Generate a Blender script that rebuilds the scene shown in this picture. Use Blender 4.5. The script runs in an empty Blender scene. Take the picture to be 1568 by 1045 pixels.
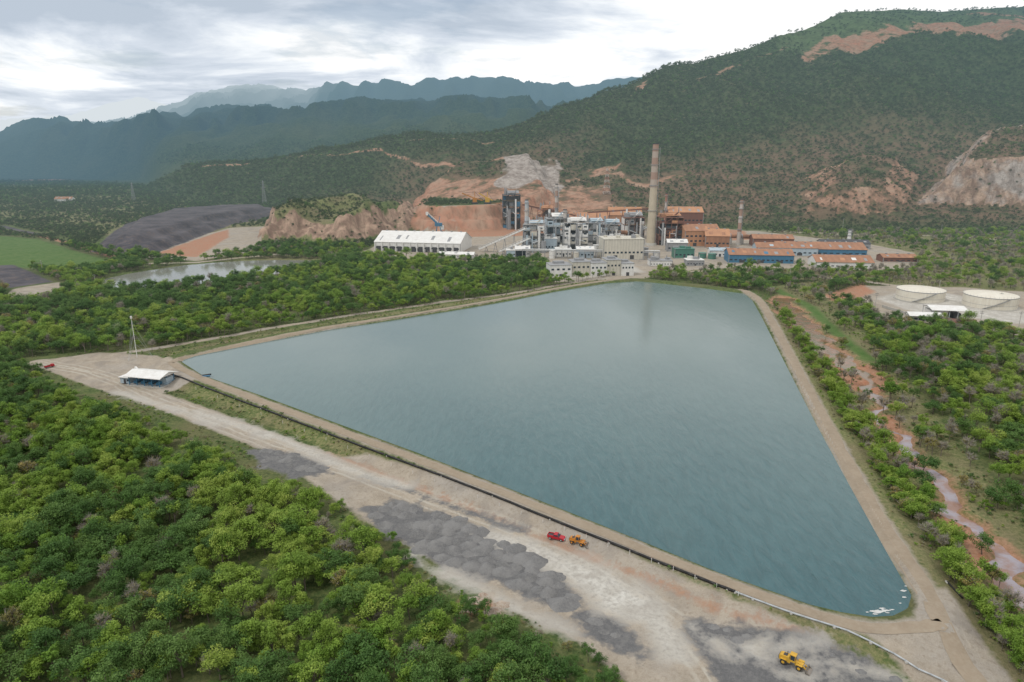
import bpy, bmesh, math, random
import numpy as np
from mathutils import Vector, Matrix
random.seed(7); RNG=np.random.default_rng(7)
R=math.radians
# ---------------------------------------------------------------- estimated camera and pixel unprojection (drone 100 m above the pond)
CH=100.0; FPX=1045.0; PIT=R(15.4); SP,CP=math.sin(PIT),math.cos(PIT)
def P(u,v,z=0.0):
    """image pixel of the 1568x1045 frame, unprojected through the camera onto the level z"""
    xc=(u-784)/FPX; yc=(522.5-v)/FPX  # camera ray through the image pixel
    t=(CH-z)/(SP-yc*CP)
    return (xc*t,(CP+yc*SP)*t)
def MPP(v,z=0.0):
    yc=(522.5-v)/FPX
    return (CH-z)/(SP-yc*CP)/FPX
def AZ(u,v,y):
    xc=(u-784)/FPX; yc=(522.5-v)/FPX; k=CP+yc*SP
    return xc/k, CH-y*(SP-yc*CP)/k      # azimuth tangent , height at distance y
def PL(l,z=0.0): return [P(u,v,z) for u,v in l]
# ---------------------------------------------------------------- numpy noise
TAB=RNG.random((256,256))
def vnoise(x,y,o=0):
    xi=np.floor(x).astype(int); yi=np.floor(y).astype(int); fx=x-xi; fy=y-yi
    fx=fx*fx*(3-2*fx); fy=fy*fy*(3-2*fy); xi=xi+o*37; yi=yi+o*91
    a=TAB[xi&255,yi&255]; b=TAB[(xi+1)&255,yi&255]; c=TAB[xi&255,(yi+1)&255]; d=TAB[(xi+1)&255,(yi+1)&255]
    return (a*(1-fx)+b*fx)*(1-fy)+(c*(1-fx)+d*fx)*fy
def fbm(x,y,oc=4,o=0):
    s=0;am=.5;t=0
    for i in range(oc):
        s=s+am*vnoise(x,y,o+i); t+=am; x=x*2.03+7.1; y=y*2.03+3.7; am*=.5
    return s/t
def sm(x,a,b):
    t=np.clip((x-a)/(b-a),0,1); return t*t*(3-2*t)
# ---------------------------------------------------------------- signed distances (positive inside)
LIM=60.0
def sd_poly(x,y,poly):
    out=np.full(x.shape,-LIM); p=np.array(poly)
    m=(x>p[:,0].min()-LIM)&(x<p[:,0].max()+LIM)&(y>p[:,1].min()-LIM)&(y<p[:,1].max()+LIM)
    if not m.any(): return out
    X=x[m];Y=y[m]; d=np.full(X.shape,1e9); ins=np.zeros(X.shape,bool); n=len(p)
    for i in range(n):
        ax,ay=p[i];bx,by=p[(i+1)%n]; ex,ey=bx-ax,by-ay; L=ex*ex+ey*ey+1e-9
        t=np.clip(((X-ax)*ex+(Y-ay)*ey)/L,0,1); d=np.minimum(d,np.hypot(X-ax-t*ex,Y-ay-t*ey))
        if ay!=by:
            c=((ay>Y)!=(by>Y))&(X<(bx-ax)*(Y-ay)/(by-ay)+ax); ins^=c
    out[m]=np.clip(np.where(ins,d,-d),-LIM,9999); return out
def sd_line(x,y,line,w):
    p=np.array(line); w=np.array(w if hasattr(w,'__len__') else [w]*len(p),float)
    out=np.full(x.shape,-LIM)
    m=(x>p[:,0].min()-LIM)&(x<p[:,0].max()+LIM)&(y>p[:,1].min()-LIM)&(y<p[:,1].max()+LIM)
    if not m.any(): return out
    X=x[m];Y=y[m]; d=np.full(X.shape,-1e9)
    for i in range(len(p)-1):
        ax,ay=p[i];bx,by=p[i+1]; ex,ey=bx-ax,by-ay; L=ex*ex+ey*ey+1e-9
        t=np.clip(((X-ax)*ex+(Y-ay)*ey)/L,0,1); d=np.maximum(d,w[i]+(w[i+1]-w[i])*t-np.hypot(X-ax-t*ex,Y-ay-t*ey))
    out[m]=np.clip(d,-LIM,9999); return out
def smooth_closed(p,it=2):
    p=[Vector(q) for q in p]
    for _ in range(it):
        q=[]
        for i in range(len(p)):
            a=p[i];b=p[(i+1)%len(p)]; q+= [a*.75+b*.25,a*.25+b*.75]
        p=q
    return [tuple(v) for v in p]
def smooth_open(p,it=2):
    p=[Vector(q) for q in p]
    for _ in range(it):
        q=[p[0]]
        for i in range(len(p)-1):
            a=p[i];b=p[i+1]; q+=[a*.75+b*.25,a*.25+b*.75]
        q.append(p[-1]); p=q
    return [tuple(v) for v in p]
# ---------------------------------------------------------------- ground layout, outlines given as image pixels
POND=PL([(276,553),(300,545),(400,525),(500,506),(600,491),(700,475),(780,461),(850,447),(930,434),(975,431),(1000,433),(1080,442),(1140,450),(1152,460),(1165,483),(1205,562),(1250,650),(1300,742),(1350,832),(1383,890),(1396,912),(1390,932),(1368,943),(1335,945),(1290,938),(1240,926),(1100,877),(980,828),(860,780),(740,733),(640,694),(520,650),(400,606),(310,575)])
NEARROAD=smooth_open(PL([(60,556),(120,566),(175,580),(215,602),(320,640),(430,684),(560,728),(700,782),(830,832),(930,885),(1010,935),(1070,1000),(1110,1060),(1150,1140)],-1.2))
NEARROAD_W=6.0
RIGHTROAD=smooth_open(PL([(985,424),(1060,431),(1130,440),(1160,455),(1176,480),(1218,560),(1264,648),(1316,742),(1368,832),(1420,905),(1445,960),(1500,1030),(1560,1100)],1.2))
CRESTROAD=smooth_open(PL([(262,556),(290,573),(390,611),(520,660),(640,704),(740,743),(860,791),(980,839),(1100,889),(1235,938),(1330,965),(1400,962),(1445,955)],1.2))
BACKROAD=smooth_open(PL([(262,556),(275,548),(400,520),(500,501),(600,486),(700,470),(780,456),(850,442),(930,429),(985,424)],1.2))
BACKROAD2=smooth_open(PL([(150,545),(260,530),(400,505),(560,478),(640,468),(740,455),(800,447),(880,432),(990,414),(1060,422),(1140,432)],-1.2))
def meander(l):
    p=[Vector(q) for q in l]; o=[]; s=0
    for i,q in enumerate(p):
        a=p[max(i-1,0)]; b=p[min(i+1,len(p)-1)]; t=(b-a).normalized(); n=Vector((-t.y,t.x)); s+=(q-a).length if i else 0
        o.append(tuple(q+n*(2.6*math.sin(s*.17+1)+1.7*math.sin(s*.39+.4)+1.0*math.sin(s*.83))))
    return o
def resample(l,st):
    p=[Vector(q) for q in l]; o=[]
    for a,b in zip(p,p[1:]):
        n=max(1,int((b-a).length/st)); o+=[tuple(a.lerp(b,k/n)) for k in range(n)]
    return o+[tuple(p[-1])]
CREEK0=smooth_open(PL([(1192,455),(1215,480),(1250,520),(1290,552),(1325,575),(1345,610),(1345,640),(1375,668),(1405,705),(1440,745),(1475,785),(1520,840),(1560,890),(1610,950)],-1.5))
CREEK=meander(resample(CREEK0,3.2))
_t=np.linspace(0,1,len(CREEK)); CRW=list(np.interp([P_[1] for P_ in CREEK],[130,230,265,300,330,420,480],[2.2,1.6,1.0,1.6,4.5,6.0,5.0])*(.75+.55*np.abs(np.sin(_t*57)+.4*np.sin(_t*131))))
POND2=smooth_closed(PL([(128,436),(180,421),(240,411),(300,403),(400,397),(490,398),(512,403),(470,411),(420,420),(340,431),(250,441),(160,448)],-1.5),1)
SLAG=PL([(138,384),(175,352),(240,332),(330,324),(425,322),(430,330),(350,345),(310,360),(240,386),(190,390)])
CLIFF=PL([(392,372),(450,368),(520,370),(600,364),(630,352),(640,342),(560,338),(470,338),(420,342)])
BENCH=PL([(612,352),(680,356),(760,352),(830,346),(860,338),(830,322),(700,322),(630,328)])
RCLIFF=PL([(1400,341),(1480,343),(1600,347),(1800,352),(1800,326),(1560,322),(1450,326)])
KNOLL=PL([(1225,344),(1330,347),(1390,345),(1400,330),(1300,325),(1230,330)])
YARD=PL([(540,390),(600,365),(650,352),(760,347),(1000,345),(1150,352),(1330,372),(1400,385),(1400,408),(1330,412),(1130,408),(1010,414),(990,424),(850,430),(835,400),(700,398)])
FORESTL=PL([(-700,520),(0,535),(60,565),(95,600),(170,622),(250,662),(350,702),(400,742),(500,765),(560,808),(620,842),(640,890),(705,935),(760,945),(830,975),(900,1005),(950,1060),(980,1200),(700,2200),(-2500,1500)],-1.2)
GROAD=-1.4
DIRT=[('l',NEARROAD,NEARROAD_W),('l',RIGHTROAD,3.0),('l',CRESTROAD,2.6),('l',BACKROAD,2.4),('l',BACKROAD2,2.6),
 ('p',PL([(64,565),(75,552),(150,540),(240,545),(272,560),(300,590),(210,612),(160,600)],GROAD)),
 ('p',PL([(560,700),(740,760),(900,830),(1050,900),(1200,960),(1380,1040),(1480,1150),(1050,1200),(960,1050),(880,985),(760,925),(700,880),(560,800),(480,745),(420,700)],GROAD)),
 ('p',PL([(1400,905),(1450,905),(1530,1000),(1600,1100),(1450,1100),(1380,1010),(1300,960),(1400,950)],.5)),
 ('p',PL([(1255,455),(1320,438),(1470,440),(1600,450),(1700,500),(1568,515),(1470,500),(1350,490),(1330,465)],GROAD)),
 ('p',YARD),
 ('p',PL([(225,392),(300,362),(350,348),(420,345),(400,372),(380,385),(300,398)])),
 ('p',PL([(0,455),(20,440),(90,430),(110,445),(40,462)])),
 ('l',PL([(180,402),(300,400),(420,388),(560,388)]),3),('l',PL([(1000,412),(1120,415),(1300,425),(1400,440),(1568,470)]),3),
 ('l',PL([(1150,352),(1300,358),(1440,360),(1600,370)]),3.5),('l',PL([(850,425),(1000,416)]),5)]
PALE=[('l',PL([(300,632),(430,672),(520,715),(620,745)],GROAD),2.0),('p',PL([(380,660),(415,660),(440,675),(400,672)],GROAD)),
 ('p',PL([(720,810),(790,820),(870,850),(950,880),(1010,920),(1050,985),(1060,1020),(1015,1015),(985,960),(920,940),(890,905),(830,870),(780,850)],GROAD)),
 ('p',PL([(1120,985),(1180,975),(1165,1015)],GROAD)),('l',PL([(1185,995),(1225,988),(1262,992)],GROAD),[.6,1.4,.8]),('l',PL([(1200,1030),(1240,1036),(1275,1025)],GROAD),[.8,1.2,.4]),('l',PL([(1060,960),(1120,1000),(1210,1012),(1300,1020),(1380,1040)],GROAD),[.5,.7,.3,.7,.4]),
 ('l',PL([(630,845),(645,865),(700,885),(735,905),(800,940),(870,970)],GROAD),[1.5,1.6,2,1.5,1.2,.6]),
 ('l',PL([(180,600),(260,625),(330,650)],GROAD),1.5),('p',PL([(1340,458),(1380,446),(1450,450),(1560,470),(1600,500),(1400,478)],GROAD)),
 ('p',PL([(850,424),(840,405),(960,398),(985,415),(900,424)]))]
GRAV=[('p',PL([(372,688),(430,690),(500,712),(512,728),(450,735),(395,715)],GROAD)),
 ('p',PL([(555,782),(600,765),(680,785),(770,825),(860,880),(895,925),(885,945),(820,925),(760,890),(690,880),(640,850),(580,815)],GROAD)),
 ('p',PL([(1050,945),(1130,955),(1230,975),(1330,1010),(1385,1050),(1400,1100),(1100,1110),(1080,1010),(1040,965)],GROAD)),
 ('p',PL([(860,930),(940,945),(1000,1000),(980,1020),(900,975)],GROAD)),('l',PL([(560,728),(700,778),(800,815)],.2-1.4),1.3)]
RED=[('l',CREEK,[w+1.2 for w in CRW]),('p',PL([(1275,562),(1330,558),(1375,590),(1345,605),(1300,598)],-1.5)),('l',PL([(1360,640),(1370,668),(1395,700)],-1.5),3.5),('l',PL([(1440,775),(1480,820),(1510,870)],-1.5),4),
 ('p',PL([(700,925),(750,915),(770,935),(720,945)],GROAD)),('p',PL([(1260,450),(1320,432),(1340,445),(1290,465)])),
 ('l',PL([(0,352),(60,360),(110,372),(190,397)]),4),('p',PL([(235,388),(310,362),(350,350),(350,362),(300,392)])),
 ('l',PL([(500,688),(640,742),(760,790),(900,848),(1010,890),(1100,930),(1250,975)],0),[0]*7),
 ('p',PL([(1000,345),(1140,352),(1150,366),(1000,372)])),('p',PL([(700,350),(800,346),(900,348),(900,358),(700,362)]))]
GRASS=[('l',PL([(275,590),(390,632),(520,683),(640,730),(740,770),(860,818),(980,868),(1100,917),(1235,962),(1340,1000)],-.2),2.6),
 ('l',PL([(270,540),(400,514),(500,496),(600,480),(700,464),(780,451),(850,438),(985,419)],-.5),5),
 ('l',PL([(1176,465),(1235,560),(1285,650),(1340,742),(1395,830),(1440,890),(1560,1040)],0),5),
 ('p',PL([(1180,440),(1260,430),(1330,520),(1400,600),(1480,700),(1568,800),(1640,1000),(1540,960),(1440,800),(1330,680),(1240,560)],-1.5)),
 ('p',PL([(1000,420),(1150,425),(1250,430),(1400,440),(1568,460),(1700,440),(1568,365),(1200,350),(1150,400),(1000,410)],-1.5)),
 ('p',PL([(500,745),(580,700),(420,680),(560,800)],GROAD)),('p',PL([(0,300),(200,300),(400,330),(560,345),(560,395),(300,398),(100,340),(0,330)]))]
FIELD=[('p',PL([(-200,356),(0,360),(60,366),(120,384),(185,402),(120,414),(0,406),(-200,404)])),('l',PL([(1180,440),(1240,470),(1285,515),(1330,550)],-1.5),4.0)]
BLACK=[('p',SLAG),('p',PL([(-60,408),(20,404),(60,420),(80,430),(20,438),(-60,440)])),('l',PL([(0,345),(30,352),(60,358)]),5)]
def uni(x,y,L):
    o=np.full(x.shape,-LIM)
    for e in L:
        s=sd_poly(x,y,e[1]) if e[0]=='p' else sd_line(x,y,e[1],e[2])
        o=np.maximum(o,s)
    return o
def line(l):
    q=[(*AZ(u,v,y),y) for u,v,y in l]; q.sort(); q=np.array(q); return q
Fl=line([(-500,292,2300),(0,288,2300),(150,288,2300),(230,290,1900),(300,305,1450),(400,318,1280),(520,322,1230),(620,330,1130),(750,342,1000),(850,346,970),(1000,348,960),(1200,350,950),(1400,352,930),(1568,360,880),(2000,372,800)])
Fl[:,1]=0
Al=line([(-500,290,2600),(100,290,2600),(215,290,2300),(250,270,1900),(290,253,1750),(330,251,1700),(400,248,1650),(440,239,1600),(520,230,1550),(600,215,1550),(680,208,1500),(740,207,1500),(800,192,1560),(860,170,1650),(900,155,1720),(960,135,1800),(985,120,1850),(1020,100,1900),(1060,97,1950),(1100,85,2000),(1140,76,2050),(1190,55,2100),(1240,42,2200),(1290,18,2300),(1380,14,2350),(1440,17,2400),(1500,13,2400),(1568,9,2450),(1800,30,2500),(2200,80,2400)])
Cl=line([(-600,230,3400),(-100,222,3400),(0,216,3400),(60,197,3400),(130,188,3500),(160,197,3300),(195,190,3300),(225,181,3300),(290,180,3300),(350,171,3500),(410,174,3500),(440,183,3400),(500,170,3500),(560,160,3600),(620,166,3400),(700,158,3500),(760,165,3500),(850,172,3400),(900,180,3400),(1000,200,3400),(2000,250,3400)])
Bl=line([(-600,235,5500),(0,222,5500),(200,190,6200),(280,160,6600),(300,143,6700),(340,138,6800),(380,131,6800),(410,134,6800),(470,143,6400),(505,130,5200),(550,131,5000),(590,125,5000),(622,133,5000),(650,125,5000),(720,120,5000),(760,120,5000),(810,131,5000),(840,135,5000),(900,131,5000),(960,122,5000),(1000,116,5000),(1100,150,5000),(2000,200,5000)])
Dl=line([(-600,210,8600),(-100,196,8600),(0,189,8600),(50,183,8600),(110,178,8600),(160,160,8600),(210,150,8600),(240,158,8600),(290,172,8600),(400,185,8600),(600,190,8600),(2000,230,8600)])
def ev(l,a): return np.interp(a,l[:,0],l[:,2]),np.interp(a,l[:,0],l[:,1])
def mountain(x,y):
    a=x/np.maximum(y,1); fy,fz=ev(Fl,a); ay,az=ev(Al,a); cy,cz=ev(Cl,a); by,bz=ev(Bl,a); dy,dz=ev(Dl,a)
    az=np.maximum(az,0)
    ys=[fy,ay,ay+420,cy,cy+700,by,by+900,np.maximum(dy,by+1300),np.maximum(dy,by+1300)+900]
    zs=[fz,az,np.where(az>150,az*.55,az*.3),cz,cz*.55,bz,bz*.5,dz,dz*.4]
    z=np.zeros(x.shape); w=np.zeros(x.shape); s=np.zeros(x.shape)
    for i in range(len(ys)-1):
        m=(y>=ys[i])&(y<ys[i+1]); t=np.clip((y-ys[i])/np.maximum(ys[i+1]-ys[i],1),0,1)
        e=.6*t+.4*(t*t*(3-2*t)) if i else .55*t+.45*t**1.5
        z=np.where(m,zs[i]+(zs[i+1]-zs[i])*e,z); w=np.where(m,4*t*(1-t),w)
        if i==0: s=np.where(m,t,s)
    s=np.where(y>=ay,1.01,s)
    rg=1-np.abs(2*fbm(x/170+a*3,y/420,4,3)-1)*2
    big=fbm(x/420,y/600,3,9)-.5
    hh=np.clip(z/200,0,1)
    z=z+w*hh*(rg*46+big*85)+hh*(fbm(x/60,y/60,3,5)-.5)*14*(.3+w)+np.where(y>3000,w*hh*rg*60,0)
    return z,s,a,hh
def pond_sd(x,y): return -sd_poly(x,y,POND)
def height(x,y,full=False):
    x=np.asarray(x,float); y=np.asarray(y,float)
    z,s,a,hh=mountain(x,y)
    ps=pond_sd(x,y)
    dk=np.interp(ps,[-12,-6,0,1.8,8.5,15],[-5,-3.5,0,1.2,1.2,-1.3])
    base=np.where(y<1200,dk,-1.3)
    n=(fbm(x/25,y/25,3,1)-.5)*1.6
    cr=sd_line(x,y,CREEK,CRW); n=n*(1-sm(cr,-12,-3))
    z=np.where(z>0.5,z-1.3,base+z)+n*sm(ps,14,30)
    z=z-(1.5+.9*(fbm(x/4,y/4,2,41)-.5))*sm(cr+2.2*(fbm(x/6,y/6,2,40)-.5),-2.0,.9)
    p2=sd_poly(x,y,POND2); z=np.where(p2>-8,z*(1-sm(p2,-8,-2))+(-1.5-2.5*sm(p2,-2,4))*sm(p2,-8,-2),z)
    j=(fbm(x/14,y/14,4,2)-.5)*20+(fbm(x/40,y/40,2,22)-.5)*22
    c1=sd_poly(x,y,CLIFF); z=z+(30+22*(fbm(x/45,y/45,3,4)-.5)*2)*(.45*sm(c1+j,-2,10)+.55*sm(c1+j*1.4,12,30))
    c2=sd_poly(x,y,BENCH); z=z+14*sm(c2+j*.6,0,12)+18*sm(c2+j*.6,18,32)
    c3=sd_poly(x,y,RCLIFF); z=z+58*sm(c3+j,-4,48)
    c4=sd_poly(x,y,KNOLL); z=z+34*sm(c4+j,-10,45)
    c5=sd_poly(x,y,SLAG); z=z+(8*sm(c5+j*.3,0,14)+7*sm(c5+j*.3,20,34))
    if full: return z,s,a,hh,ps,(c1+j,c2+j*.6,c3+j,c4+j,c5),(rgf(x,y))
    return z
def rgf(x,y): return fbm(x/120,y/120,4,8)
# ---------------------------------------------------------------- materials
def new_mat(name):
    m=bpy.data.materials.new(name); m.use_nodes=True; m.node_tree.nodes.clear(); m.cycles.emission_sampling='NONE'; return m,m.node_tree
class NT:
    def __init__(s,nt): s.nt=nt
    def n(s,t,**k):
        nd=s.nt.nodes.new(t)
        for a,b in k.items(): setattr(nd,a,b)
        return nd
    def l(s,a,b): s.nt.links.new(a,b)
    def val(s,sock,v):
        if isinstance(v,bpy.types.NodeSocket): s.l(v,sock)
        elif isinstance(v,(tuple,list)): sock.default_value=(*v,1) if (len(v)==3 and sock.type=='RGBA') else v
        else: sock.default_value=v
    def math(s,op,a,b=0,c=None,clamp=False):
        nd=s.n('ShaderNodeMath',operation=op); nd.use_clamp=clamp; s.val(nd.inputs[0],a); s.val(nd.inputs[1],b)
        if c is not None: s.val(nd.inputs[2],c)
        return nd.outputs[0]
    def mix(s,f,a,b,bt='MIX'):
        nd=s.n('ShaderNodeMixRGB',blend_type=bt); s.val(nd.inputs[0],f); s.val(nd.inputs[1],a); s.val(nd.inputs[2],b); return nd.outputs[0]
    def noise(s,vec,scale,detail=4,rough=.55,dist=0):
        nd=s.n('ShaderNodeTexNoise'); s.l(vec,nd.inputs['Vector']); nd.inputs['Scale'].default_value=scale; nd.inputs['Detail'].default_value=detail
        nd.inputs['Roughness'].default_value=rough; nd.inputs['Distortion'].default_value=dist; return nd.outputs[0]
    def mr(s,v,a,b,c=0,d=1):
        nd=s.n('ShaderNodeMapRange'); s.val(nd.inputs[0],v)
        for i,q in enumerate((a,b,c,d)): nd.inputs[i+1].default_value=q
        return nd.outputs[0]
    def ramp(s,f,st):
        nd=s.n('ShaderNodeValToRGB'); cr=nd.color_ramp
        while len(cr.elements)<len(st): cr.elements.new(.5)
        for e,(p,c) in zip(cr.elements,st): e.position=p; e.color=(*c,1) if len(c)==3 else c
        s.l(f,nd.inputs[0]); return nd.outputs[0]
    def pos(s): return s.n('ShaderNodeNewGeometry').outputs['Position']
    def attr(s,name): return s.n('ShaderNodeAttribute',attribute_name=name).outputs['Fac']
# aerial haze: pale glow painted into every material, by distance from world origin
HG=bpy.data.node_groups.new('painted_haze','ShaderNodeTree')
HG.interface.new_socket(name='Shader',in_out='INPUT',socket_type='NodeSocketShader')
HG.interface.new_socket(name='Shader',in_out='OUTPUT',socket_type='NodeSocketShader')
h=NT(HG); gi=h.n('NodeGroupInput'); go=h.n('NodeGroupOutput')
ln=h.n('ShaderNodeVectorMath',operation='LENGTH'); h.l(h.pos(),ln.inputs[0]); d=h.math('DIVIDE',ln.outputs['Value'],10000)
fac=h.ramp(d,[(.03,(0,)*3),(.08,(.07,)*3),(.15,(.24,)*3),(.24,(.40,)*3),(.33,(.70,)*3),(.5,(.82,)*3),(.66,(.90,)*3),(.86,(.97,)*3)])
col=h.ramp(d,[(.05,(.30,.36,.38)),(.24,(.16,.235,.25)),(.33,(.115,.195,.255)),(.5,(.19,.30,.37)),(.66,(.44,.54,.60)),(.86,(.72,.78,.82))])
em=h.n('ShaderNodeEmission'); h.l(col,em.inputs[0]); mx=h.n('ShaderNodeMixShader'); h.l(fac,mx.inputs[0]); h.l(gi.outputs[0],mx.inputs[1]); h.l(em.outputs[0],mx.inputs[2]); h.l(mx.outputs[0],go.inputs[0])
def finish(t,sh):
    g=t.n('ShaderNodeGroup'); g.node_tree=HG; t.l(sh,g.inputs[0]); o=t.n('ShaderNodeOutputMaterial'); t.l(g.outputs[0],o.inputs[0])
def principled(t,col,rough=.8,spec=.3,normal=None,metal=0):
    b=t.n('ShaderNodeBsdfPrincipled'); t.val(b.inputs['Base Color'],col); t.val(b.inputs['Roughness'],rough); b.inputs['Specular IOR Level'].default_value=spec; b.inputs['Metallic'].default_value=metal
    if normal is not None: t.l(normal,b.inputs['Normal'])
    return b
MC={}
def paint(name,c,rough=.6,grime=.35,gcol=None,scale=.25,rib=0):
    if name in MC: return MC[name]
    m,nt=new_mat(name); t=NT(nt); p=t.pos()
    n1=t.noise(p,scale,6,.65); sc=t.n('ShaderNodeMapping'); t.l(p,sc.inputs[0]); sc.inputs['Scale'].default_value=(1.2,1.2,.15); n2=t.noise(sc.outputs[0],1,4,.6)
    g=gcol or tuple(q*.45 for q in c)
    f=t.math('MULTIPLY',t.mr(t.math('ADD',n1,n2),.8,1.35),grime,clamp=True)
    colr=t.mix(f,c,g); 
    if rib:
        sx=t.n('ShaderNodeSeparateXYZ'); t.l(p,sx.inputs[0]); w=t.math('SINE',t.math('MULTIPLY',sx.outputs[0],rib)); colr=t.mix(t.mr(w,-1,1,0,.25),colr,tuple(q*.5 for q in c))
    finish(t,principled(t,colr,rough).outputs[0]); MC[name]=m; return m
WHITE=paint('white_paint',(.74,.73,.70),.5,.42,(.36,.31,.25)); CREAM=paint('cream_cladding',(.60,.56,.47),.6,.4,rib=2.2)
GREYP=paint('grey_steel',(.30,.31,.32),.6,.5,(.16,.12,.09)); DARK=paint('dark_steel',(.06,.06,.065),.6,.3)
RUST=paint('rusty_roof',(.40,.20,.115),.8,.7,(.17,.10,.07),.12,rib=1.1); RUST2=paint('orange_roof',(.50,.255,.135),.8,.6,(.2,.11,.08),.1)
BRICKR=paint('oxide_cladding',(.20,.09,.065),.7,.6,(.10,.07,.06)); BLUE=paint('blue_cladding',(.06,.18,.29),.5,.5); BLUEG=paint('pale_blue_cladding',(.40,.48,.53),.5,.4)
CONC=paint('stack_concrete',(.50,.43,.32),.85,.5,(.3,.24,.18),.1); STR=paint('stack_red_band',(.34,.15,.10),.8,.6,(.3,.22,.18),.2); STW=paint('stack_white_band',(.52,.46,.41),.8,.5)
STR2=paint('stack_faded_band',(.33,.21,.16),.85,.6,(.36,.28,.23),.2); STW2=paint('stack_faded_white',(.42,.35,.29),.85,.5,(.3,.22,.18),.2)
GLASS=paint('window_glass',(.03,.045,.06),.15,.1); YEL=paint('machine_yellow',(.62,.36,.04),.45,.35,(.2,.14,.06),1.5); ORG=paint('machine_orange',(.50,.20,.03),.5,.4,(.2,.1,.04),1.5)
REDP=paint('red_car_paint',(.42,.02,.03),.25,.15); TYRE=paint('tyre_rubber',(.03,.03,.03),.9,.3,(.12,.1,.08),2); STEEL=paint('worn_bucket_steel',(.25,.22,.19),.5,.5)
PIPEB=paint('black_pipe',(.018,.018,.02),.45,.3,(.08,.07,.05),1); GREEN=paint('green_tank',(.07,.20,.15),.5,.4); CONCR=paint('concrete',(.42,.40,.36),.85,.4); GALV=paint('galvanised',(.45,.47,.48),.4,.3)
# ground material
def ground_material():
    m,nt=new_mat('ground_soil_and_scrub'); t=NT(nt); p=t.pos()
    nf=t.noise(p,.9,6,.6); nm=t.noise(p,.22,5,.6); nb=t.noise(p,.035,5,.6); nvf=t.noise(p,3.2,4,.7); nl=t.noise(p,.09,4,.6,.6)
    e1=t.math('MULTIPLY',t.math('SUBTRACT',nf,.5),5.0); e2=t.math('MULTIPLY',t.math('SUBTRACT',nm,.5),9.0)
    edge=t.math('ADD',e1,e2); edgeL=t.math('ADD',edge,t.math('MULTIPLY',t.math('SUBTRACT',nl,.5),12.0))
    def zone(col,a,c,w=.8,k=1.0,ed=None):
        v=t.math('ADD',t.attr(a),t.math('MULTIPLY',ed or edge,k)); f=t.mr(v,-w,w); return t.mix(f,col,c)
    g=t.ramp(nm,[(.3,(.035,.06,.02)),(.5,(.065,.10,.032)),(.7,(.13,.145,.06))])
    g=t.mix(t.mr(nf,.42,.66,0,.8),g,(.15,.17,.06)); g=t.mix(t.mr(nvf,.5,.7,0,.6),g,(.04,.06,.02))
    g=t.mix(t.mr(nb,.45,.7,0,.6),g,(.15,.125,.07))
    gr=t.mix(t.mr(nf,.35,.65),(.09,.13,.04),(.25,.23,.11)); gr=t.mix(t.mr(nb,.4,.65,0,.7),gr,(.22,.17,.11)); gr=t.mix(t.mr(nvf,.45,.7,0,.55),gr,(.06,.085,.03))
    c=zone(g,'a_grass',gr,2)
    c=zone(c,'a_field',t.mix(t.mr(nm,.3,.7),(.055,.12,.025),(.11,.16,.05)),2.0,.8)
    dirt=t.mix(t.mr(nm,.3,.7),(.38,.32,.25),(.25,.205,.155)); dirt=t.mix(t.mr(nvf,.35,.75,0,.5),dirt,(.47,.43,.36)); dirt=t.mix(t.mr(nb,.45,.7,0,.6),dirt,(.33,.31,.285))
    dirt=t.mix(t.mr(nf,.52,.7,0,.5),dirt,(.20,.16,.115)); dirt=t.mix(t.mr(nl,.52,.68,0,.55),dirt,(.22,.195,.17))
    tk=t.math('ADD',t.attr('a_track'),t.math('MULTIPLY',t.math('SUBTRACT',nb,.5),5)); trk=t.math('ABSOLUTE',t.math('SINE',t.math('MULTIPLY',tk,1.15)))
    dirt=t.mix(t.math('MULTIPLY',t.math('MULTIPLY',t.mr(trk,.75,.97,0,.5),t.mr(nm,.35,.55)),t.mr(t.attr('a_track'),-5.5,-3.5)),dirt,(.52,.49,.42))
    c=zone(c,'a_dirt',dirt,.7,.35)
    red=t.mix(t.mr(nm,.3,.7),(.36,.15,.085),(.31,.19,.125)); red=t.mix(t.mr(nf,.4,.65,0,.5),red,(.42,.27,.18)); c=zone(c,'a_red',red,1.8,1.0)
    grv=t.mix(t.mr(nf,.3,.7),(.12,.12,.122),(.19,.185,.18)); grv=t.mix(t.mr(nvf,.4,.7,0,.6),grv,(.085,.085,.088)); grv=t.mix(t.mr(nl,.52,.68,0,.45),grv,(.27,.26,.24)); c=zone(c,'a_grav',grv,1.0,.7,edgeL)
    pale=t.mix(t.mr(nm,.3,.75),(.58,.56,.51),(.38,.35,.30)); pale=t.mix(t.mr(nf,.45,.65,0,.7),pale,(.32,.295,.26)); pale=t.mix(t.mr(nl,.48,.64,0,.6),pale,(.34,.31,.27)); c=zone(c,'a_pale',pale,2.4,1.0,edgeL)
    blk=t.mix(t.mr(nb,.35,.65),(.045,.043,.052),(.11,.10,.11)); blk=t.mix(t.mr(nm,.5,.7,0,.6),blk,(.16,.12,.10)); c=zone(c,'a_black',blk,1.5,.8)
    mt=t.ramp(t.noise(p,.11,4,.6),[(.3,(.022,.038,.016)),(.5,(.042,.065,.026)),(.72,(.075,.098,.042))])
    mt=t.mix(t.mr(t.noise(p,.006,5,.6),.48,.68,0,.45),mt,(.10,.108,.05))
    up=t.math('MULTIPLY',t.attr('a_up'),t.mr(nb,.3,.6)); mt=t.mix(up,mt,(.10,.15,.06))
    low=t.mr(t.attr('a_low'),0,1,0,1); mt=t.mix(t.math('MULTIPLY',low,t.mr(t.noise(p,.03,5,.65),.34,.58,0,.85)),mt,(.20,.125,.085))
    c=t.mix(t.attr('a_hill'),c,mt)
    ms=t.n('ShaderNodeMapping'); t.l(p,ms.inputs[0]); ms.inputs['Scale'].default_value=(1,1,.25); ns=t.noise(ms.outputs[0],.10,6,.65,.3)
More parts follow.
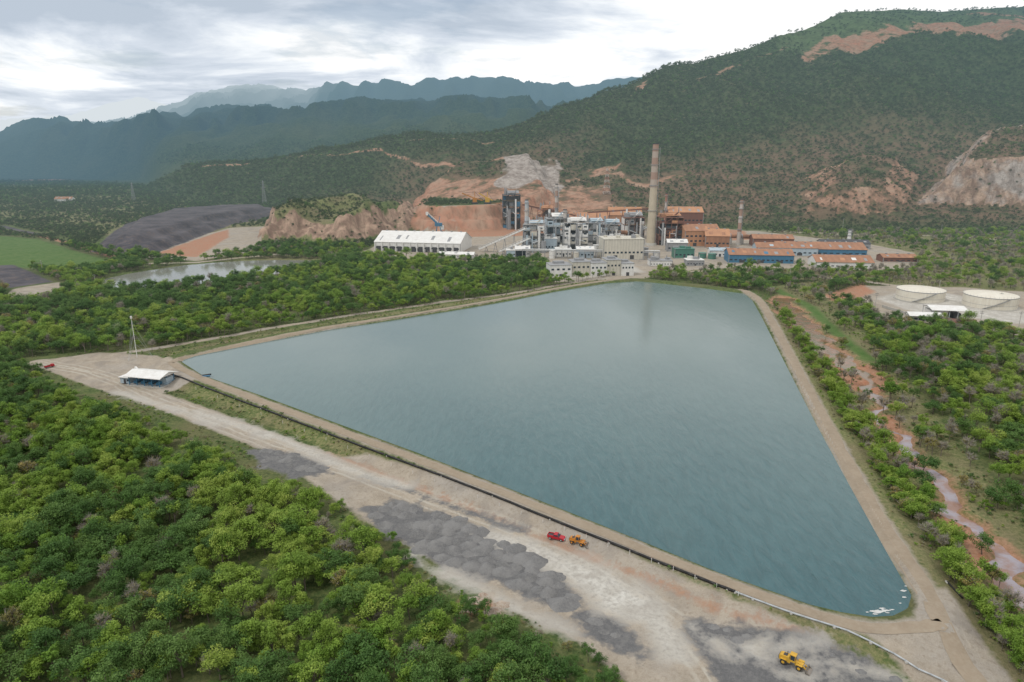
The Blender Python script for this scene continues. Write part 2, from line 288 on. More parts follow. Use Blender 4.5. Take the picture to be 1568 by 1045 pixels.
    cut=t.mix(t.mr(nb,.35,.65),(.42,.18,.11),(.38,.25,.175)); cut=t.mix(t.mr(ns,.45,.65,0,.7),cut,(.19,.12,.075))
    rk=t.mix(t.mr(ns,.38,.6),(.42,.29,.21),(.20,.13,.095)); rk=t.mix(t.mr(nm,.5,.7,0,.5),rk,(.10,.10,.055))
    nz=t.math('MULTIPLY',t.math('SUBTRACT',nb,.5),1.6)
    c=t.mix(t.mr(t.math('ADD',t.attr('a_cut'),nz),.4,.6),c,cut)
    c=t.mix(t.mr(t.math('ADD',t.attr('a_rock'),nz),.4,.6),c,rk)
    c=t.mix(t.mr(t.math('ADD',t.attr('a_quarry'),nz),.38,.68),c,t.mix(t.mr(ns,.4,.6),(.40,.35,.31),(.22,.18,.155)))
    bp=t.n('ShaderNodeBump'); bp.inputs['Strength'].default_value=.8; bp.inputs['Distance'].default_value=.45; t.l(t.math('ADD',nf,t.math('MULTIPLY',nvf,.4)),bp.inputs['Height'])
    bp2=t.n('ShaderNodeBump'); t.l(t.attr('a_hill'),bp2.inputs['Strength']); bp2.inputs['Distance'].default_value=7; t.l(t.noise(p,.08,4,.6),bp2.inputs['Height']); t.l(bp.outputs[0],bp2.inputs['Normal'])
    finish(t,principled(t,c,.95,.15,bp2.outputs[0]).outputs[0]); return m
# ---------------------------------------------------------------- ground mesh
def link(o): bpy.context.scene.collection.objects.link(o); return o
def build_ground():
    nr,nc=1050,720
    a=np.linspace(-1.3,1.3,nc); y=np.exp(np.linspace(math.log(35),math.log(10500),nr))
    A,Y=np.meshgrid(a,y); X=(A*Y).ravel(); Y=Y.ravel()
    z,s,az,hh,ps,cl,rg=height(X,Y,True)
    me=bpy.data.meshes.new('ground'); co=np.stack([X,Y,z],1)
    me.vertices.add(len(X)); me.vertices.foreach_set('co',co.ravel().astype(np.float32))
    i=np.arange(nr*nc).reshape(nr,nc); q=np.stack([i[:-1,:-1],i[:-1,1:],i[1:,1:],i[1:,:-1]],-1).reshape(-1,4)
    me.loops.add(q.size); me.loops.foreach_set('vertex_index',q.ravel().astype(np.int32))
    me.polygons.add(len(q)); me.polygons.foreach_set('loop_start',(np.arange(len(q))*4).astype(np.int32))
    me.update(calc_edges=True); me.polygons.foreach_set('use_smooth',[True]*len(q))
    def at(n,v): b=me.attributes.new(n,'FLOAT','POINT'); b.data.foreach_set('value',v.astype(np.float32))
    cl30=lambda v:np.clip(v,-30,30)
    at('a_dirt',cl30(uni(X,Y,DIRT))); at('a_pale',cl30(uni(X,Y,PALE))); at('a_grav',cl30(uni(X,Y,GRAV))); at('a_red',cl30(uni(X,Y,RED)))
    at('a_grass',cl30(uni(X,Y,GRASS))); at('a_field',cl30(uni(X,Y,FIELD))); at('a_black',cl30(uni(X,Y,BLACK))); at('a_track',cl30(sd_line(X,Y,NEARROAD,0)))
    fy,_=ev(Fl,az); hill=sm(Y-fy,-20,40); at('a_hill',hill)
    at('a_low',np.maximum(sm(s,.0,.05)*(1-sm(s,.2,.42))*sm(az,-.35,-.1),.8*sm(s,.0,.05)*(1-sm(s,.55,.85))*sm(az,-.22,-.12)*(1-sm(az,.06,.16)))); at('a_up',sm(s,.76,.86)*sm(az,.30,.40)*(Y<2700))
    cut,rock,qu=cuts(X,Y,z,s,az,rg)
    band=lambda c,w: sm(c,-1,4)*(1-sm(c,w-4,w+5))
    cut=np.maximum(cut,.70*band(cl[1],34)); rock=np.maximum(rock,.8*band(cl[0],26)); rock=np.maximum(rock,.95*band(cl[2],46)); cut=np.maximum(cut,.5*band(cl[3],40)); qu=np.maximum(qu,.52*band(cl[2],44))
    at('a_cut',cut); at('a_rock',rock); at('a_quarry',qu)
    me.materials.append(ground_material()); return link(bpy.data.objects.new('ground',me))
def cuts(X,Y,z,s,az,rg):
    r=(rg-.5)
    aR=lambda u,v=200:(AZ(u,v,1500)[0])
    c=np.zeros(X.shape)
    def band(s0,s1,u0,u1,k=.12,fe=.02):
        ss=s+r*k; return sm(ss,s0-fe,s0+fe)*(1-sm(ss,s1-fe,s1+fe))*sm(az,aR(u0)-.01,aR(u0)+.01)*(1-sm(az,aR(u1)-.01,aR(u1)+.01))
    gate=sm(fbm(X/140,Y/400,3,31),.38,.55)
    c=np.maximum(c,band(.73,.84,1215,1700,.16,.03)*(.55+.45*gate)); c=np.maximum(c,.62*band(.91,.94,1450,1800,.1,.012)); c=np.maximum(c,.58*band(.84,.87,1060,1210,.15,.015)*gate)
    c=np.maximum(c,.62*band(.86,.95,965,990,.1,.02)); c=np.maximum(c,.56*band(.28,.36,600,960,.25,.03)*gate)
    # haul roads cut across the slope
    def road(us,ss_,w,amp):
        sc=np.interp(az,[aR(u) for u in us],ss_)+.02*np.sin(az*60); return amp*np.exp(-((s+r*.06-sc)/w)**2)*sm(az,aR(us[0])-.01,aR(us[0])+.01)*(1-sm(az,aR(us[-1])-.01,aR(us[-1])+.01))
    c=np.maximum(c,road([445,520,580,640,700,760,860],[.93,.86,.80,.62,.52,.45,.38],.028,.66)); c=np.maximum(c,road([585,650,760],[.93,.93,.86],.022,.62))
    c=np.maximum(c,road([860,920,1000,1060],[.34,.30,.22,.2],.02,.55))
    c=np.maximum(c,.62*band(.9,.99,300,410,.05,.02)*gate)
    c=np.maximum(c,.56*sm(s,.0,.03)*(1-sm(s,.20,.36))*sm(az,aR(560),aR(640))*(1-sm(az,aR(900),aR(1010))))
    rock=np.zeros(X.shape); ja=(fbm(X/30,Y/60,3,33)-.5)*.05
    ss=s+r*.35; qu=sm(ss,.16,.22)*(1-sm(ss,.44,.52))*sm(az+ja,aR(764)-.006,aR(764)+.01)*(1-sm(az+ja+.04*ss,aR(850)+.008,aR(850)+.026))
    x0,y0=AZ(58,270,2700)[0]*2700,2700
    c=np.maximum(c,np.exp(-(((X-x0)/110)**2+((Y-y0)/130)**2))*.9)
    return c,rock,qu
ground=build_ground()
# ---------------------------------------------------------------- water
def water_mat(name,base,rough=.12,bs=.25,sc=.5,sky_sheen=None,low=None):
    m,nt=new_mat(name); t=NT(nt); p=t.pos()
    mp=t.n('ShaderNodeMapping'); t.l(p,mp.inputs[0]); mp.inputs['Rotation'].default_value=(0,0,R(35)); mp.inputs['Scale'].default_value=(1,.30,1)
    n=t.noise(mp.outputs[0],sc,5,.65,.4); nb=t.noise(p,.012,4,.6); nc=t.noise(mp.outputs[0],sc*.25,3,.5); nd=t.noise(mp.outputs[0],.022,5,.6)
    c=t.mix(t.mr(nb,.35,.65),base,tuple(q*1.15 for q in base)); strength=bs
    if sky_sheen:
        sp=t.n('ShaderNodeSeparateXYZ'); t.l(p,sp.inputs[0]); g=t.math('ADD',t.math('MULTIPLY',sp.outputs[1],.0030),t.math('MULTIPLY',nb,.35)); c=t.mix(t.mr(g,.5,1.35),c,sky_sheen)  # sky reflection painted into the colour, paler towards the far end
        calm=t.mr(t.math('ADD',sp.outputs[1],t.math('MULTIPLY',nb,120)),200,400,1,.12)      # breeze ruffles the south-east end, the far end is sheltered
        c=t.mix(t.math('MULTIPLY',t.mr(n,.40,.62,0,.30),calm),c,tuple(q*.45 for q in base)); c=t.mix(t.mr(nd,.48,.66,0,.14),c,sky_sheen)  # ripple shading painted in darker; breeze streaks get the pale sheen
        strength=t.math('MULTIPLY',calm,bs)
    if low:
        sp=t.n('ShaderNodeSeparateXYZ'); t.l(p,sp.inputs[0]); c=t.mix(t.mr(t.math('ADD',sp.outputs[1],t.math('MULTIPLY',nd,30)),315,275),c,low)
        nk=t.noise(p,.16,4,.6); c=t.mix(t.mr(nk,.40,.58,0,.85),c,(.24,.12,.07))
    bp=t.n('ShaderNodeBump'); t.val(bp.inputs['Strength'],strength); bp.inputs['Distance'].default_value=.5; t.l(t.math('ADD',n,t.math('MULTIPLY',nc,.8)),bp.inputs['Height'])
    b=principled(t,c,t.mr(nd,.3,.7,rough*.6,rough*1.6),.5,bp.outputs[0]); b.inputs['IOR'].default_value=1.33
    finish(t,b.outputs[0]); return m
def poly_mesh(name,poly,z,mat,grow=0):
    c=sum((Vector(p) for p in poly),Vector((0,0)))/len(poly)
    bm=bmesh.new(); vs=[]
    n=len(poly)
    for i,p in enumerate(poly):
        p=Vector(p); a=Vector(poly[i-1]); b=Vector(poly[(i+1)%n]); tt=(b-a).normalized(); nn=Vector((tt.y,-tt.x))
        if nn.dot(p-c)<0: nn=-nn
        q=p+nn*grow; vs.append(bm.verts.new((q.x,q.y,z)))
    f=bm.faces.new(vs); bm.normal_update()
    if f.normal.z<0: f.normal_flip()
    me=bpy.data.meshes.new(name); bm.to_mesh(me); bm.free(); me.materials.append(mat); return link(bpy.data.objects.new(name,me))
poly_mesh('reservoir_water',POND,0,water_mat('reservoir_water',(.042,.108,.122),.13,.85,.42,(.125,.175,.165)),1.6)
poly_mesh('settling_pond_water',POND2,-2.2,water_mat('pond2_water',(.20,.20,.17),.10,.15,.4),1)
def strip(name,linepts,w,z,mat,dr=None,jit=0):
    bm=bmesh.new(); prev=None; pts=[Vector(p) for p in linepts]; q=[pts[0]]
    for a,b in zip(pts,pts[1:]):
        n=max(1,int((b-a).length/4)); q+=[a.lerp(b,(k+1)/n) for k in range(n)]
    for i,p in enumerate(q):
        tt=(q[min(i+1,len(q)-1)]-q[max(i-1,0)]).normalized(); nn=Vector((-tt.y,tt.x)); row=[]
        for k in (-1,-.33,.33,1):
            r=p+nn*(k*(w+(random.uniform(-jit,jit) if abs(k)==1 else 0))); zz=z if dr is None else float(height(np.array([r.x]),np.array([r.y]))[0])+dr
            row.append(bm.verts.new((r.x,r.y,zz)))
        if prev:
            for k in range(3): bm.faces.new((prev[k],row[k],row[k+1],prev[k+1]))
        prev=row
    bmesh.ops.recalc_face_normals(bm,faces=bm.faces); bm.normal_update()
    if sum(f.normal.z for f in bm.faces)<0: bmesh.ops.reverse_faces(bm,faces=bm.faces)
    me=bpy.data.meshes.new(name); bm.to_mesh(me); bm.free(); me.materials.append(mat); return link(bpy.data.objects.new(name,me))
strip('creek_water',CREEK0,12,-2.3,water_mat('creek_muddy_water',(.12,.095,.045),.05,.10,1,None,(.29,.26,.29)))
def road_mat():
    m,nt=new_mat('packed_dirt_road'); t=NT(nt); p=t.pos(); nf=t.noise(p,1.2,6,.65); nm=t.noise(p,.15,4,.6)
    c=t.mix(t.mr(nm,.3,.7),(.31,.25,.185),(.25,.20,.145)); c=t.mix(t.mr(nf,.4,.75,0,.5),c,(.39,.34,.27))
    finish(t,principled(t,c,.95,.1).outputs[0]); return m
RM=road_mat()
for nm,l,w in (('dike_dirt_road',CRESTROAD,1.7),('dike_dirt_road',RIGHTROAD,2.2),('dike_dirt_road',BACKROAD,1.7)): strip(nm,l,w,0,RM,.07,.35)
# ---------------------------------------------------------------- mesh builder
class MB:
    def __init__(s,name): s.name=name; s.v=[];s.f=[];s.m=[];s.mats=[]; s.M=Matrix.Identity(4)
    def mi(s,mat):
        if mat not in s.mats: s.mats.append(mat)
        return s.mats.index(mat)
    def add(s,vs,fs,mat):
        o=len(s.v); s.v+=[tuple(s.M@Vector(v)) for v in vs]; k=s.mi(mat)
        for f in fs: s.f.append([i+o for i in f]); s.m.append(k)
    def box(s,x,y,z,sx,sy,sz,mat,top=1.0):
        a,b=sx/2,sy/2; c,d=a*top,b*top
        s.add([(x-a,y-b,z),(x+a,y-b,z),(x+a,y+b,z),(x-a,y+b,z),(x-c,y-d,z+sz),(x+c,y-d,z+sz),(x+c,y+d,z+sz),(x-c,y+d,z+sz)],
              [(0,3,2,1),(4,5,6,7),(0,1,5,4),(1,2,6,5),(2,3,7,6),(3,0,4,7)],mat)
    def gable(s,x,y,z,sx,sy,h,mat,ov=.6,gm=None):
        a,b=sx/2,sy/2; t=.25
        s.add([(x-a,y-b,z),(x+a,y-b,z),(x+a,y+b,z),(x-a,y+b,z),(x-a,y,z+h),(x+a,y,z+h)],[(0,4,3),(1,2,5)],gm or mat)
        a+=ov; k=h/b; b2=b+ov; zl=z-ov*k
        s.add([(x-a,y-b2,zl+.05),(x+a,y-b2,zl+.05),(x+a,y,z+h+.05),(x-a,y,z+h+.05),(x-a,y+b2,zl+.05),(x+a,y+b2,zl+.05),
               (x-a,y-b2,zl+t+.05),(x+a,y-b2,zl+t+.05),(x+a,y,z+h+t+.05),(x-a,y,z+h+t+.05),(x-a,y+b2,zl+t+.05),(x+a,y+b2,zl+t+.05)],
              [(6,7,8,9),(9,8,11,10),(0,3,2,1),(3,4,5,2),(0,1,7,6),(4,10,11,5),(0,6,9,3),(3,9,10,4),(1,2,8,7),(2,5,11,8)],mat)
    def cyl(s,p0,p1,r0,r1,mat,n=12,cap=True):
        p0=Vector(p0);p1=Vector(p1); d=(p1-p0).normalized(); u=d.orthogonal().normalized(); w=d.cross(u)
        vs=[tuple(p+(u*math.cos(2*math.pi*i/n)+w*math.sin(2*math.pi*i/n))*r) for p,r in ((p0,r0),(p1,r1)) for i in range(n)]
        fs=[(i,(i+1)%n,n+(i+1)%n,n+i) for i in range(n)]
        if cap: fs+=[tuple(range(n))[::-1],tuple(range(n,2*n))]
        s.add(vs,fs,mat)
    def beam(s,p0,p1,w,mat): s.cyl(p0,p1,w*.707,w*.707,mat,4)
    def make(s,smooth=False):
        me=bpy.data.meshes.new(s.name); me.from_pydata(s.v,[],s.f)
        for m in s.mats: me.materials.append(m)
        me.polygons.foreach_set('material_index',s.m)
        if smooth: me.polygons.foreach_set('use_smooth',[True]*len(s.f))
        me.update(); return link(bpy.data.objects.new(s.name,me))
def place(x,y,z,rot=0): return Matrix.Translation((x,y,z))@Matrix.Rotation(R(rot),4,'Z')
def gz(x,y): return float(height(np.array([x]),np.array([y]))[0])
def site(u,v,dep=0,z=None):  # image pixel unprojected to the ground, then pushed back half the depth
    x,y=P(u,v,-1.3 if z is None else z); return x*(y+dep/2)/y,y+dep/2
def windows(b,w,d,z,h,n,mat=None,side=-1):
    st=w/n
    for i in range(n): b.box(-w/2+st*(i+.5),side*(d/2+.03),z,st*.55,.06,h,mat or GLASS)
def shed(name,u,v,wp,hp,dep,wall,roof,rp=4,rot=0,kind='g',win=8,doors=1,zb=None,vents=3,rows=1):
    m=MPP(v,-1.3 if zb is None else zb); W=wp*m; H=hp*m; x,y=site(u,v,dep,zb)
    b=MB(name); b.M=place(x,y,-1.9 if zb is None else zb-1,rot)
    b.box(0,0,0,W,dep,H+.6,wall)
    for r in range(rows): windows(b,W,dep,H*(.30+.62*r/max(rows,1))+.8,min(1.8,H*.16),win)
    for i in range(doors): b.box(-W/2+W*(i+.7)/(doors+.4),-dep/2-.04,.5,min(5,W*.1),.1,min(4.5,H*.4),DARK)
    for c in (-1,1): b.box(c*W/2,-dep/2-.05,0,.5,.5,H+.5,GREYP)
    b.box(0,-dep/2-.06,.2,W,.14,.9,CONCR)
    if kind=='g':
        b.gable(0,0,H+.6,W,dep,rp*m,roof,gm=wall)
        for i in range(vents): b.box(-W/2+W*(i+.5)/vents,0,H+rp*m+.3,2,1.4,1.2,GREYP)
        for i in range(max(2,int(W/9))):
            xx=-W/2+W*(i+.5)/max(2,int(W/9))+random.uniform(-1,1); k=rp*m/(dep/2)
            f=random.uniform(.1,.35); y0=-dep/2*(1-f); y1=-dep/2*(.55-f*.6); wd=random.uniform(1.2,4)
            zz=lambda yy: H+.6+rp*m+yy*k+.05+.25+.03
            b.add([(xx-wd/2,y0,zz(y0)),(xx+wd/2,y0,zz(y0)),(xx+wd/2,y1,zz(y1)),(xx-wd/2,y1,zz(y1))],[(0,1,2,3)],random.choice([roof,GREYP,wall,RUST2 if roof is RUST else GREYP]))
    else:
        b.box(0,0,H+.6,W+.8,dep+.8,.5,roof)
        for i in range(vents):
            b.box(random.uniform(-.4,.4)*W,random.uniform(-.3,.3)*dep,H+1.1,random.uniform(2,6),random.uniform(2,5),random.uniform(1.2,3.5),random.choice([GREYP,wall,roof]))
        b.cyl((W*.3,0,H),(W*.3,0,H+5),.5,.5,GREYP,8)
    return b.make()
def process(name,u,v,wp,hp,dep,cols,rot=0,floors=4,zb=None,clad=.6):
    z0=-1.9 if zb is None else zb-1; m=MPP(v,z0); W=wp*m;H=hp*m; x,y=site(u,v,dep,zb); b=MB(name); b.M=place(x,y,z0,rot)
    nb=max(2,int(W/6)); nd=2; fh=H/floors
    for i in range(nb+1):
        for j in (-1,0,1): b.box(-W/2+W*i/nb,j*dep/2,0,.55,.55,H+.8,cols[0])
    for k in range(1,floors+1):
        b.box(0,0,k*fh,W+1,dep+1,.35,cols[0]); 
        b.box(0,-dep/2-.55,k*fh+1.1,W+1,.12,.12,YEL if random.random()<.3 else cols[0])
        for i in range(nb):
            for sx in (-1,1):
                if random.random()<clad:
                    c=random.choice(cols[1:]); hh=fh*random.choice([.55,.8,.93]); b.box(-W/2+W*(i+.5)/nb,sx*(dep/2+.1),(k-1)*fh+.35,W/nb-.6,.25,hh-.4,c)
                    if random.random()<.5: b.box(-W/2+W*(i+.5)/nb,sx*(dep/2+.27),(k-1)*fh+fh*.4,W/nb*.5,.12,fh*.2,GLASS)
                elif random.random()<.6: b.beam((-W/2+W*i/nb,sx*dep/2,(k-1)*fh+.3),(-W/2+W*(i+1)/nb,sx*dep/2,k*fh),.35,cols[0])
        for sx in (-1,1):
            if random.random()<clad+.15: b.box(sx*(W/2+.1),0,(k-1)*fh+.35,.25,dep*.9,fh*.85,random.choice(cols[1:]))
        if random.random()<.9: b.box(random.uniform(-.3,.3)*W,0,(k-1)*fh+.3,W*random.uniform(.25,.5),dep*.7,fh*.7,random.choice(cols[1:]+[GREYP,DARK]))
    for i in range(4):
        xx=random.uniform(-.42,.42)*W; r=random.uniform(.6,1.3); b.cyl((xx,-dep/2-1.6,0),(xx,-dep/2-1.6,H*random.uniform(.5,1.0)),r,r,random.choice([GREYP,WHITE,cols[1]]),10)
        b.cyl((xx,-dep/2-1.6,H*.45),(xx+random.uniform(-10,10),-dep/2-1.7,H*random.uniform(.3,.7)),r*.6,r*.6,GALV,8)
    b.box(random.uniform(-.2,.2)*W,0,H+.35,W*.5,dep*.55,fh*.55,random.choice(cols[1:])); b.gable(W*.1,0,H+.35+fh*.3,W*.6,dep*.7,fh*.35,cols[1])
    b.beam((-W*.4,-dep*.3,H*.7),(W*.3,-dep*.3,H+fh*.9),1.4,random.choice(cols[1:])); b.cyl((-W*.3,dep*.2,H),(-W*.3,dep*.2,H+fh*1.1),1.5,1.2,random.choice([WHITE,GREYP,cols[1]]),10)
    for i in range(3): xx=random.uniform(-.4,.4)*W; b.cyl((xx,0,H),(xx,0,H+random.uniform(4,11)),.6,.5,GREYP,8)
    return b.make()
def stack(name,u,vb,vt,r0,r1,bands,y=None,zb=-1.9):
    x,yy=P(u,vb,zb)
    z1=AZ(u,vt,yy)[1]; b=MB(name); Hh=z1-zb; n=20
    cuts_=[0]+[q[0] for q in bands]; 
    for i,(f1,mt) in enumerate(bands):
        f0=cuts_[i]; rA=r0+(r1-r0)*f0; rB=r0+(r1-r0)*f1
        b.cyl((x,yy,zb+Hh*f0),(x,yy,zb+Hh*f1),rA,rB,mt,n,cap=False)
    b.cyl((x,yy,z1-.05),(x,yy,z1+.8),r1*1.12,r1*1.12,DARK,n)
    for f in (.35,.6,.8,.95):
        r=(r0+(r1-r0)*f)
        b.cyl((x,yy,zb+Hh*f),(x,yy,zb+Hh*f+.5),r+.9,r+.9,GREYP,n)
    b.box(x+r0*.9,yy-r0*.6,zb,.4,.4,Hh*.97,GREYP); b.cyl((x,yy,zb),(x,yy,zb+3),r0*1.5,r0*1.25,CONCR,n)
    return b.make()
stack('tall_smokestack',996,376,221,5.0,3.2,[(.58,CONC),(.66,STW2),(.73,STR2),(.80,STW2),(.87,STR2),(.93,STW2),(1,STR2)])
stack('smokestack',806,386,307,2.3,1.9,[(.7,GALV),(.85,STW),(1,GALV)])
stack('smokestack',851,372,283,2.4,1.6,[(.6,GREYP),(.7,STR2),(.8,STW),(.9,STR2),(1,STW)])
stack('smokestack',864,382,322,2.2,2.0,[(.6,STW),(1,STW)])
stack('smokestack',1130,376,306,2.2,1.7,[(.3,STW),(.5,STR2),(.65,STW),(.8,STR2),(.9,STW),(1,STR2)])
stack('smokestack',1017,360,297,1.7,1.4,[(.6,STR),(.8,STW),(1,STR)])
stack('smokestack',1299,374,352,2.2,1.6,[(1,WHITE)])
G=[GREYP,BLUEG,WHITE,WHITE,GREYP]; O=[BRICKR,RUST2,BRICKR,DARK]; D=[DARK,BLUE,GREYP,BRICKR]
process('ore_dryer_structure',783,352,26,52,20,[DARK,GREYP,BLUE],3,6)
process('calciner_structure',818,387,32,42,26,[GREYP,BLUEG,WHITE,CREAM],-5,5); process('calciner_structure',850,382,30,46,24,[GREYP,WHITE,CREAM,BLUEG],4,4)
process('gas_cleaning_structure',880,384,36,42,26,[GREYP,WHITE,WHITE,CREAM],0,4,clad=.8); process('gas_cleaning_structure',908,378,28,36,22,G,8,4)
process('refinery_structure',934,374,30,30,22,[GREYP,BLUEG,WHITE],-6,3); process('conveyor_transfer_tower',772,340,10,30,8,D,0,4)
process('smelter_structure',1022,376,36,42,30,O,0,5,clad=.75); process('smelter_structure',968,366,30,32,25,[BRICKR,GREYP,WHITE],0,3)
process('ore_dryer_structure',835,356,24,34,18,[BRICKR,RUST2,GREYP],0,4)
shed('furnace_building',1045,360,52,34,32,BRICKR,RUST2,7,-4,'g',9,2,rows=2)
shed('furnace_building',1068,378,54,24,30,RUST2,RUST,8,3,'g',8,2,rows=2)
shed('crushing_hall',1095,380,36,18,28,RUST,RUST2,9,-8,'g',6,1)
shed('ore_shed',905,350,70,14,30,RUST,RUST2,9,6,'g',9,2); shed('ore_shed',955,354,50,24,26,RUST2,RUST2,11,-4,'g',6,1)
shed('ore_shed',865,352,40,18,22,GREYP,RUST,6,3,'g',6,1); shed('blue_workshop',838,386,28,20,20,BLUEG,WHITE,4,0,'f',6,1)
shed('white_workshop',885,366,34,22,20,WHITE,WHITE,4,0,'f',7,1,rows=2); shed('white_workshop',926,384,24,20,18,WHITE,GREYP,4,0,'f',5,1)
shed('cream_plant_building',950,398,62,31,26,CREAM,CREAM,3,4,'f',10,2,vents=5)
shed('white_workshop',862,394,24,12,14,WHITE,WHITE,3,0,'f',5,1); shed('white_workshop',895,396,26,14,14,BLUEG,WHITE,3,0,'g',5,1); shed('grey_store',1035,386,30,14,16,GREYP,WHITE,4,-4,'g',5,1)
shed('white_workshop',800,394,22,12,14,WHITE,WHITE,4,0,'g',4,1); shed('white_workshop',1100,394,30,10,14,WHITE,BLUEG,3,-6,'g',5,1)
def stepped():
    m=MPP(424); b=MB('white_switchgear_building'); x,y=site(905,424,16); b.M=place(x,y,-1.9,9); 
    for i,(o,w,h_) in enumerate(((-38,24,11),(-14,20,13),(6,18,12),(24,16,14),(40,14,11))):
        o*=.75; w*=.78
        b.box(o,(i%2)*1.5,0,w,16,h_,CREAM if i%2 else WHITE); b.box(o,(i%2)*1.5,h_,w+.6,16.6,.4,GREYP)
        for k in range(4): b.box(o-w/2+w*(k+.5)/4,-8.05+(i%2)*1.5,h_*.62,w*.12,.1,1.5,GLASS)
        b.box(o,-8.06+(i%2)*1.5,.4,2.6,.12,3.2,DARK); b.box(o,2,h_+.4,w*.5,5,1.8,GREYP)
    b.make()
stepped()
shed('white_warehouse',650,386,136,14,52,WHITE,WHITE,13,-10,'g',14,3,vents=9)
b=MB('warehouse_portal_frames'); m=MPP(386); x,y=site(650,386,52); b.M=place(x,y,-1.9,-10)
W=136*m
for i in range(13):
    xx=-W/2+W*i/12; b.box(xx,-26.9,0,.8,1.0,14*m+1,WHITE)
    if i<12: b.box(xx+W/24,-26.4,.5,W/12*.6,.3,5.5,DARK)
b.make()
shed('blue_workshop',1160,404,96,13,26,BLUE,RUST,7,-7,'g',14,3); shed('long_rusty_shed',1250,392,130,10,34,BLUE,RUST,8,-7,'g',14,3,vents=6)
shed('long_white_shed',1285,412,84,10,26,WHITE,RUST,8,-7,'g',12,3); shed('blue_workshop',1200,392,90,12,22,BLUEG,RUST,6,-7,'g',12,2)
shed('rusty_storehouse',1372,402,50,7,16,BRICKR,RUST,4,-5,'g',6,1); shed('rusty_storehouse',1180,378,60,12,20,BRICKR,RUST,5,-7,'g',7,1); shed('rusty_storehouse',1290,382,70,9,20,GREYP,DARK,4,-7,'g',7,1)
shed('site_office',1010,408,34,8,12,WHITE,GREYP,3,0,'f',8,1); shed('site_office',1062,408,26,9,12,GREYP,WHITE,3,0,'f',6,1); shed('site_office',700,396,54,6,10,WHITE,WHITE,3,-8,'g',10,2)
shed('site_office',790,394,30,10,12,BLUEG,WHITE,3,0,'f',6,1); shed('green_substation',1045,396,30,14,14,GREEN,GREEN,3,0,'f',5,1)
shed('site_office',100,310,26,5,14,WHITE,RUST,3,0,'g',6,1)
def tank(name,u,v,wp,hp,mat,n=40,rail=True,roof=.05):
    m=MPP(v,-1.3); x,y=P(u,v,-1.3); r=wp*m/2; x*=(y+r)/y; y+=r; Hh=hp*m; b=MB(name); b.cyl((x,y,-1.9),(x,y,-1.3+Hh),r,r,mat,n,False)
    b.cyl((x,y,-1.3+Hh),(x,y,-1.3+Hh+r*roof*2),r+.15,.4,mat,n,False); b.cyl((x,y,-1.3+Hh*.33),(x,y,-1.3+Hh*.33+.15),r+.08,r+.08,GREYP,n,False)
    b.cyl((x,y,-1.3+Hh-.4),(x,y,-1.3+Hh),r+.2,r+.2,GREYP,n,False)
    if rail:
        for i in range(n):
            t=2*math.pi*i/n; b.cyl((x+r*math.cos(t),y+r*math.sin(t),-1.3+Hh),(x+r*math.cos(t),y+r*math.sin(t),-.2+Hh),.06,.06,GALV,4)
        for i in range(22): t=-2.4+i*.045; b.box(x+(r+.5)*math.cos(t),y+(r+.5)*math.sin(t),-1.3+Hh*i/22,1,1,.15,GREYP)
        b.cyl((x,y,-1.9),(x,y,-1.2),r+1.2,r+1.2,CONCR,n)
    return b.make()
TANKW=paint('tank_paint',(.70,.66,.56),.45,.45,(.42,.33,.23),.15)
tank('storage_tank',1407,465,68,16,TANKW); tank('storage_tank',1513,476,74,18,TANKW)
for u,v,w,h_,mt in ((820,386,9,20,WHITE),(832,388,8,18,GREYP),(912,392,10,16,WHITE),(898,392,9,14,WHITE),(1075,396,12,8,GREEN),(1090,397,12,8,GREEN),(988,392,9,12,GREYP),(868,392,10,14,BLUEG),(930,366,9,26,GREYP),(1110,392,10,9,GREYP),(876,350,8,16,RUST2),(1004,396,8,9,WHITE),(845,396,9,12,WHITE),(882,398,8,11,CREAM)):
    tank('process_tank',u,v,w,h_,mt,16,False)
def kiln(u0,u1,v,z):
    b=MB('rotary_kiln'); p0=P(u0,v); p1=P(u1,v); b.cyl((*p0,z+2),(*p1,z),2.4,2.4,RUST,18)
    for f in (.1,.35,.6,.85):
        x=p0[0]+(p1[0]-p0[0])*f;y=p0[1]+(p1[1]-p0[1])*f; b.cyl((x-.6,y,z+2-2*f),(x+.6,y,z+2-2*f),3,3,GREYP,18); b.box(x,y,-2,4,6,z+1,CONCR)
    b.make()
kiln(850,960,368,9); kiln(1110,1180,372,6)
def conveyor(name,p0,z0,p1,z1,w=3,mat=GREYP,legs=5,lm=GREYP,roof=WHITE):
    b=MB(name); a=Vector((*p0,z0)); c=Vector((*p1,z1)); d=(c-a); L=d.length; ang=math.atan2(d.y,d.x); el=math.asin(d.z/L)
    b.M=Matrix.Translation(a)@Matrix.Rotation(ang,4,'Z')@Matrix.Rotation(-el,4,'Y')
    b.box(L/2,0,0,L,w,.4,mat); b.box(L/2,0,2.4,L,w+.3,.3,roof); b.box(L/2,w/2,.4,L,.15,1.2,mat); b.box(L/2,-w/2,.4,L,.15,1.2,mat)
    n=int(L/4)
    for i in range(n+1):
        for sd in (-1,1): b.box(L*i/n,sd*w/2,.3,.25,.25,2.2,lm)
    b.M=Matrix.Identity(4)
    for i in range(legs):
        f=(i+.7)/legs; q=a.lerp(c,f); g=gz(q.x,q.y)-1
        if q.z-g>1.5:
            for sd in (-1,1): b.beam((q.x,q.y,q.z),(q.x+sd*2.5,q.y+sd,g),.5,lm)
            b.beam((q.x-1.8,q.y,g+(q.z-g)*.4),(q.x+1.8,q.y,g+(q.z-g)*.4),.35,lm)
    return b.make()
conveyor('inclined_conveyor',P(735,384),1,P(806,388),25,4.5,WHITE)
conveyor('inclined_conveyor',P(765,388),1,P(812,390),16,3,WHITE)
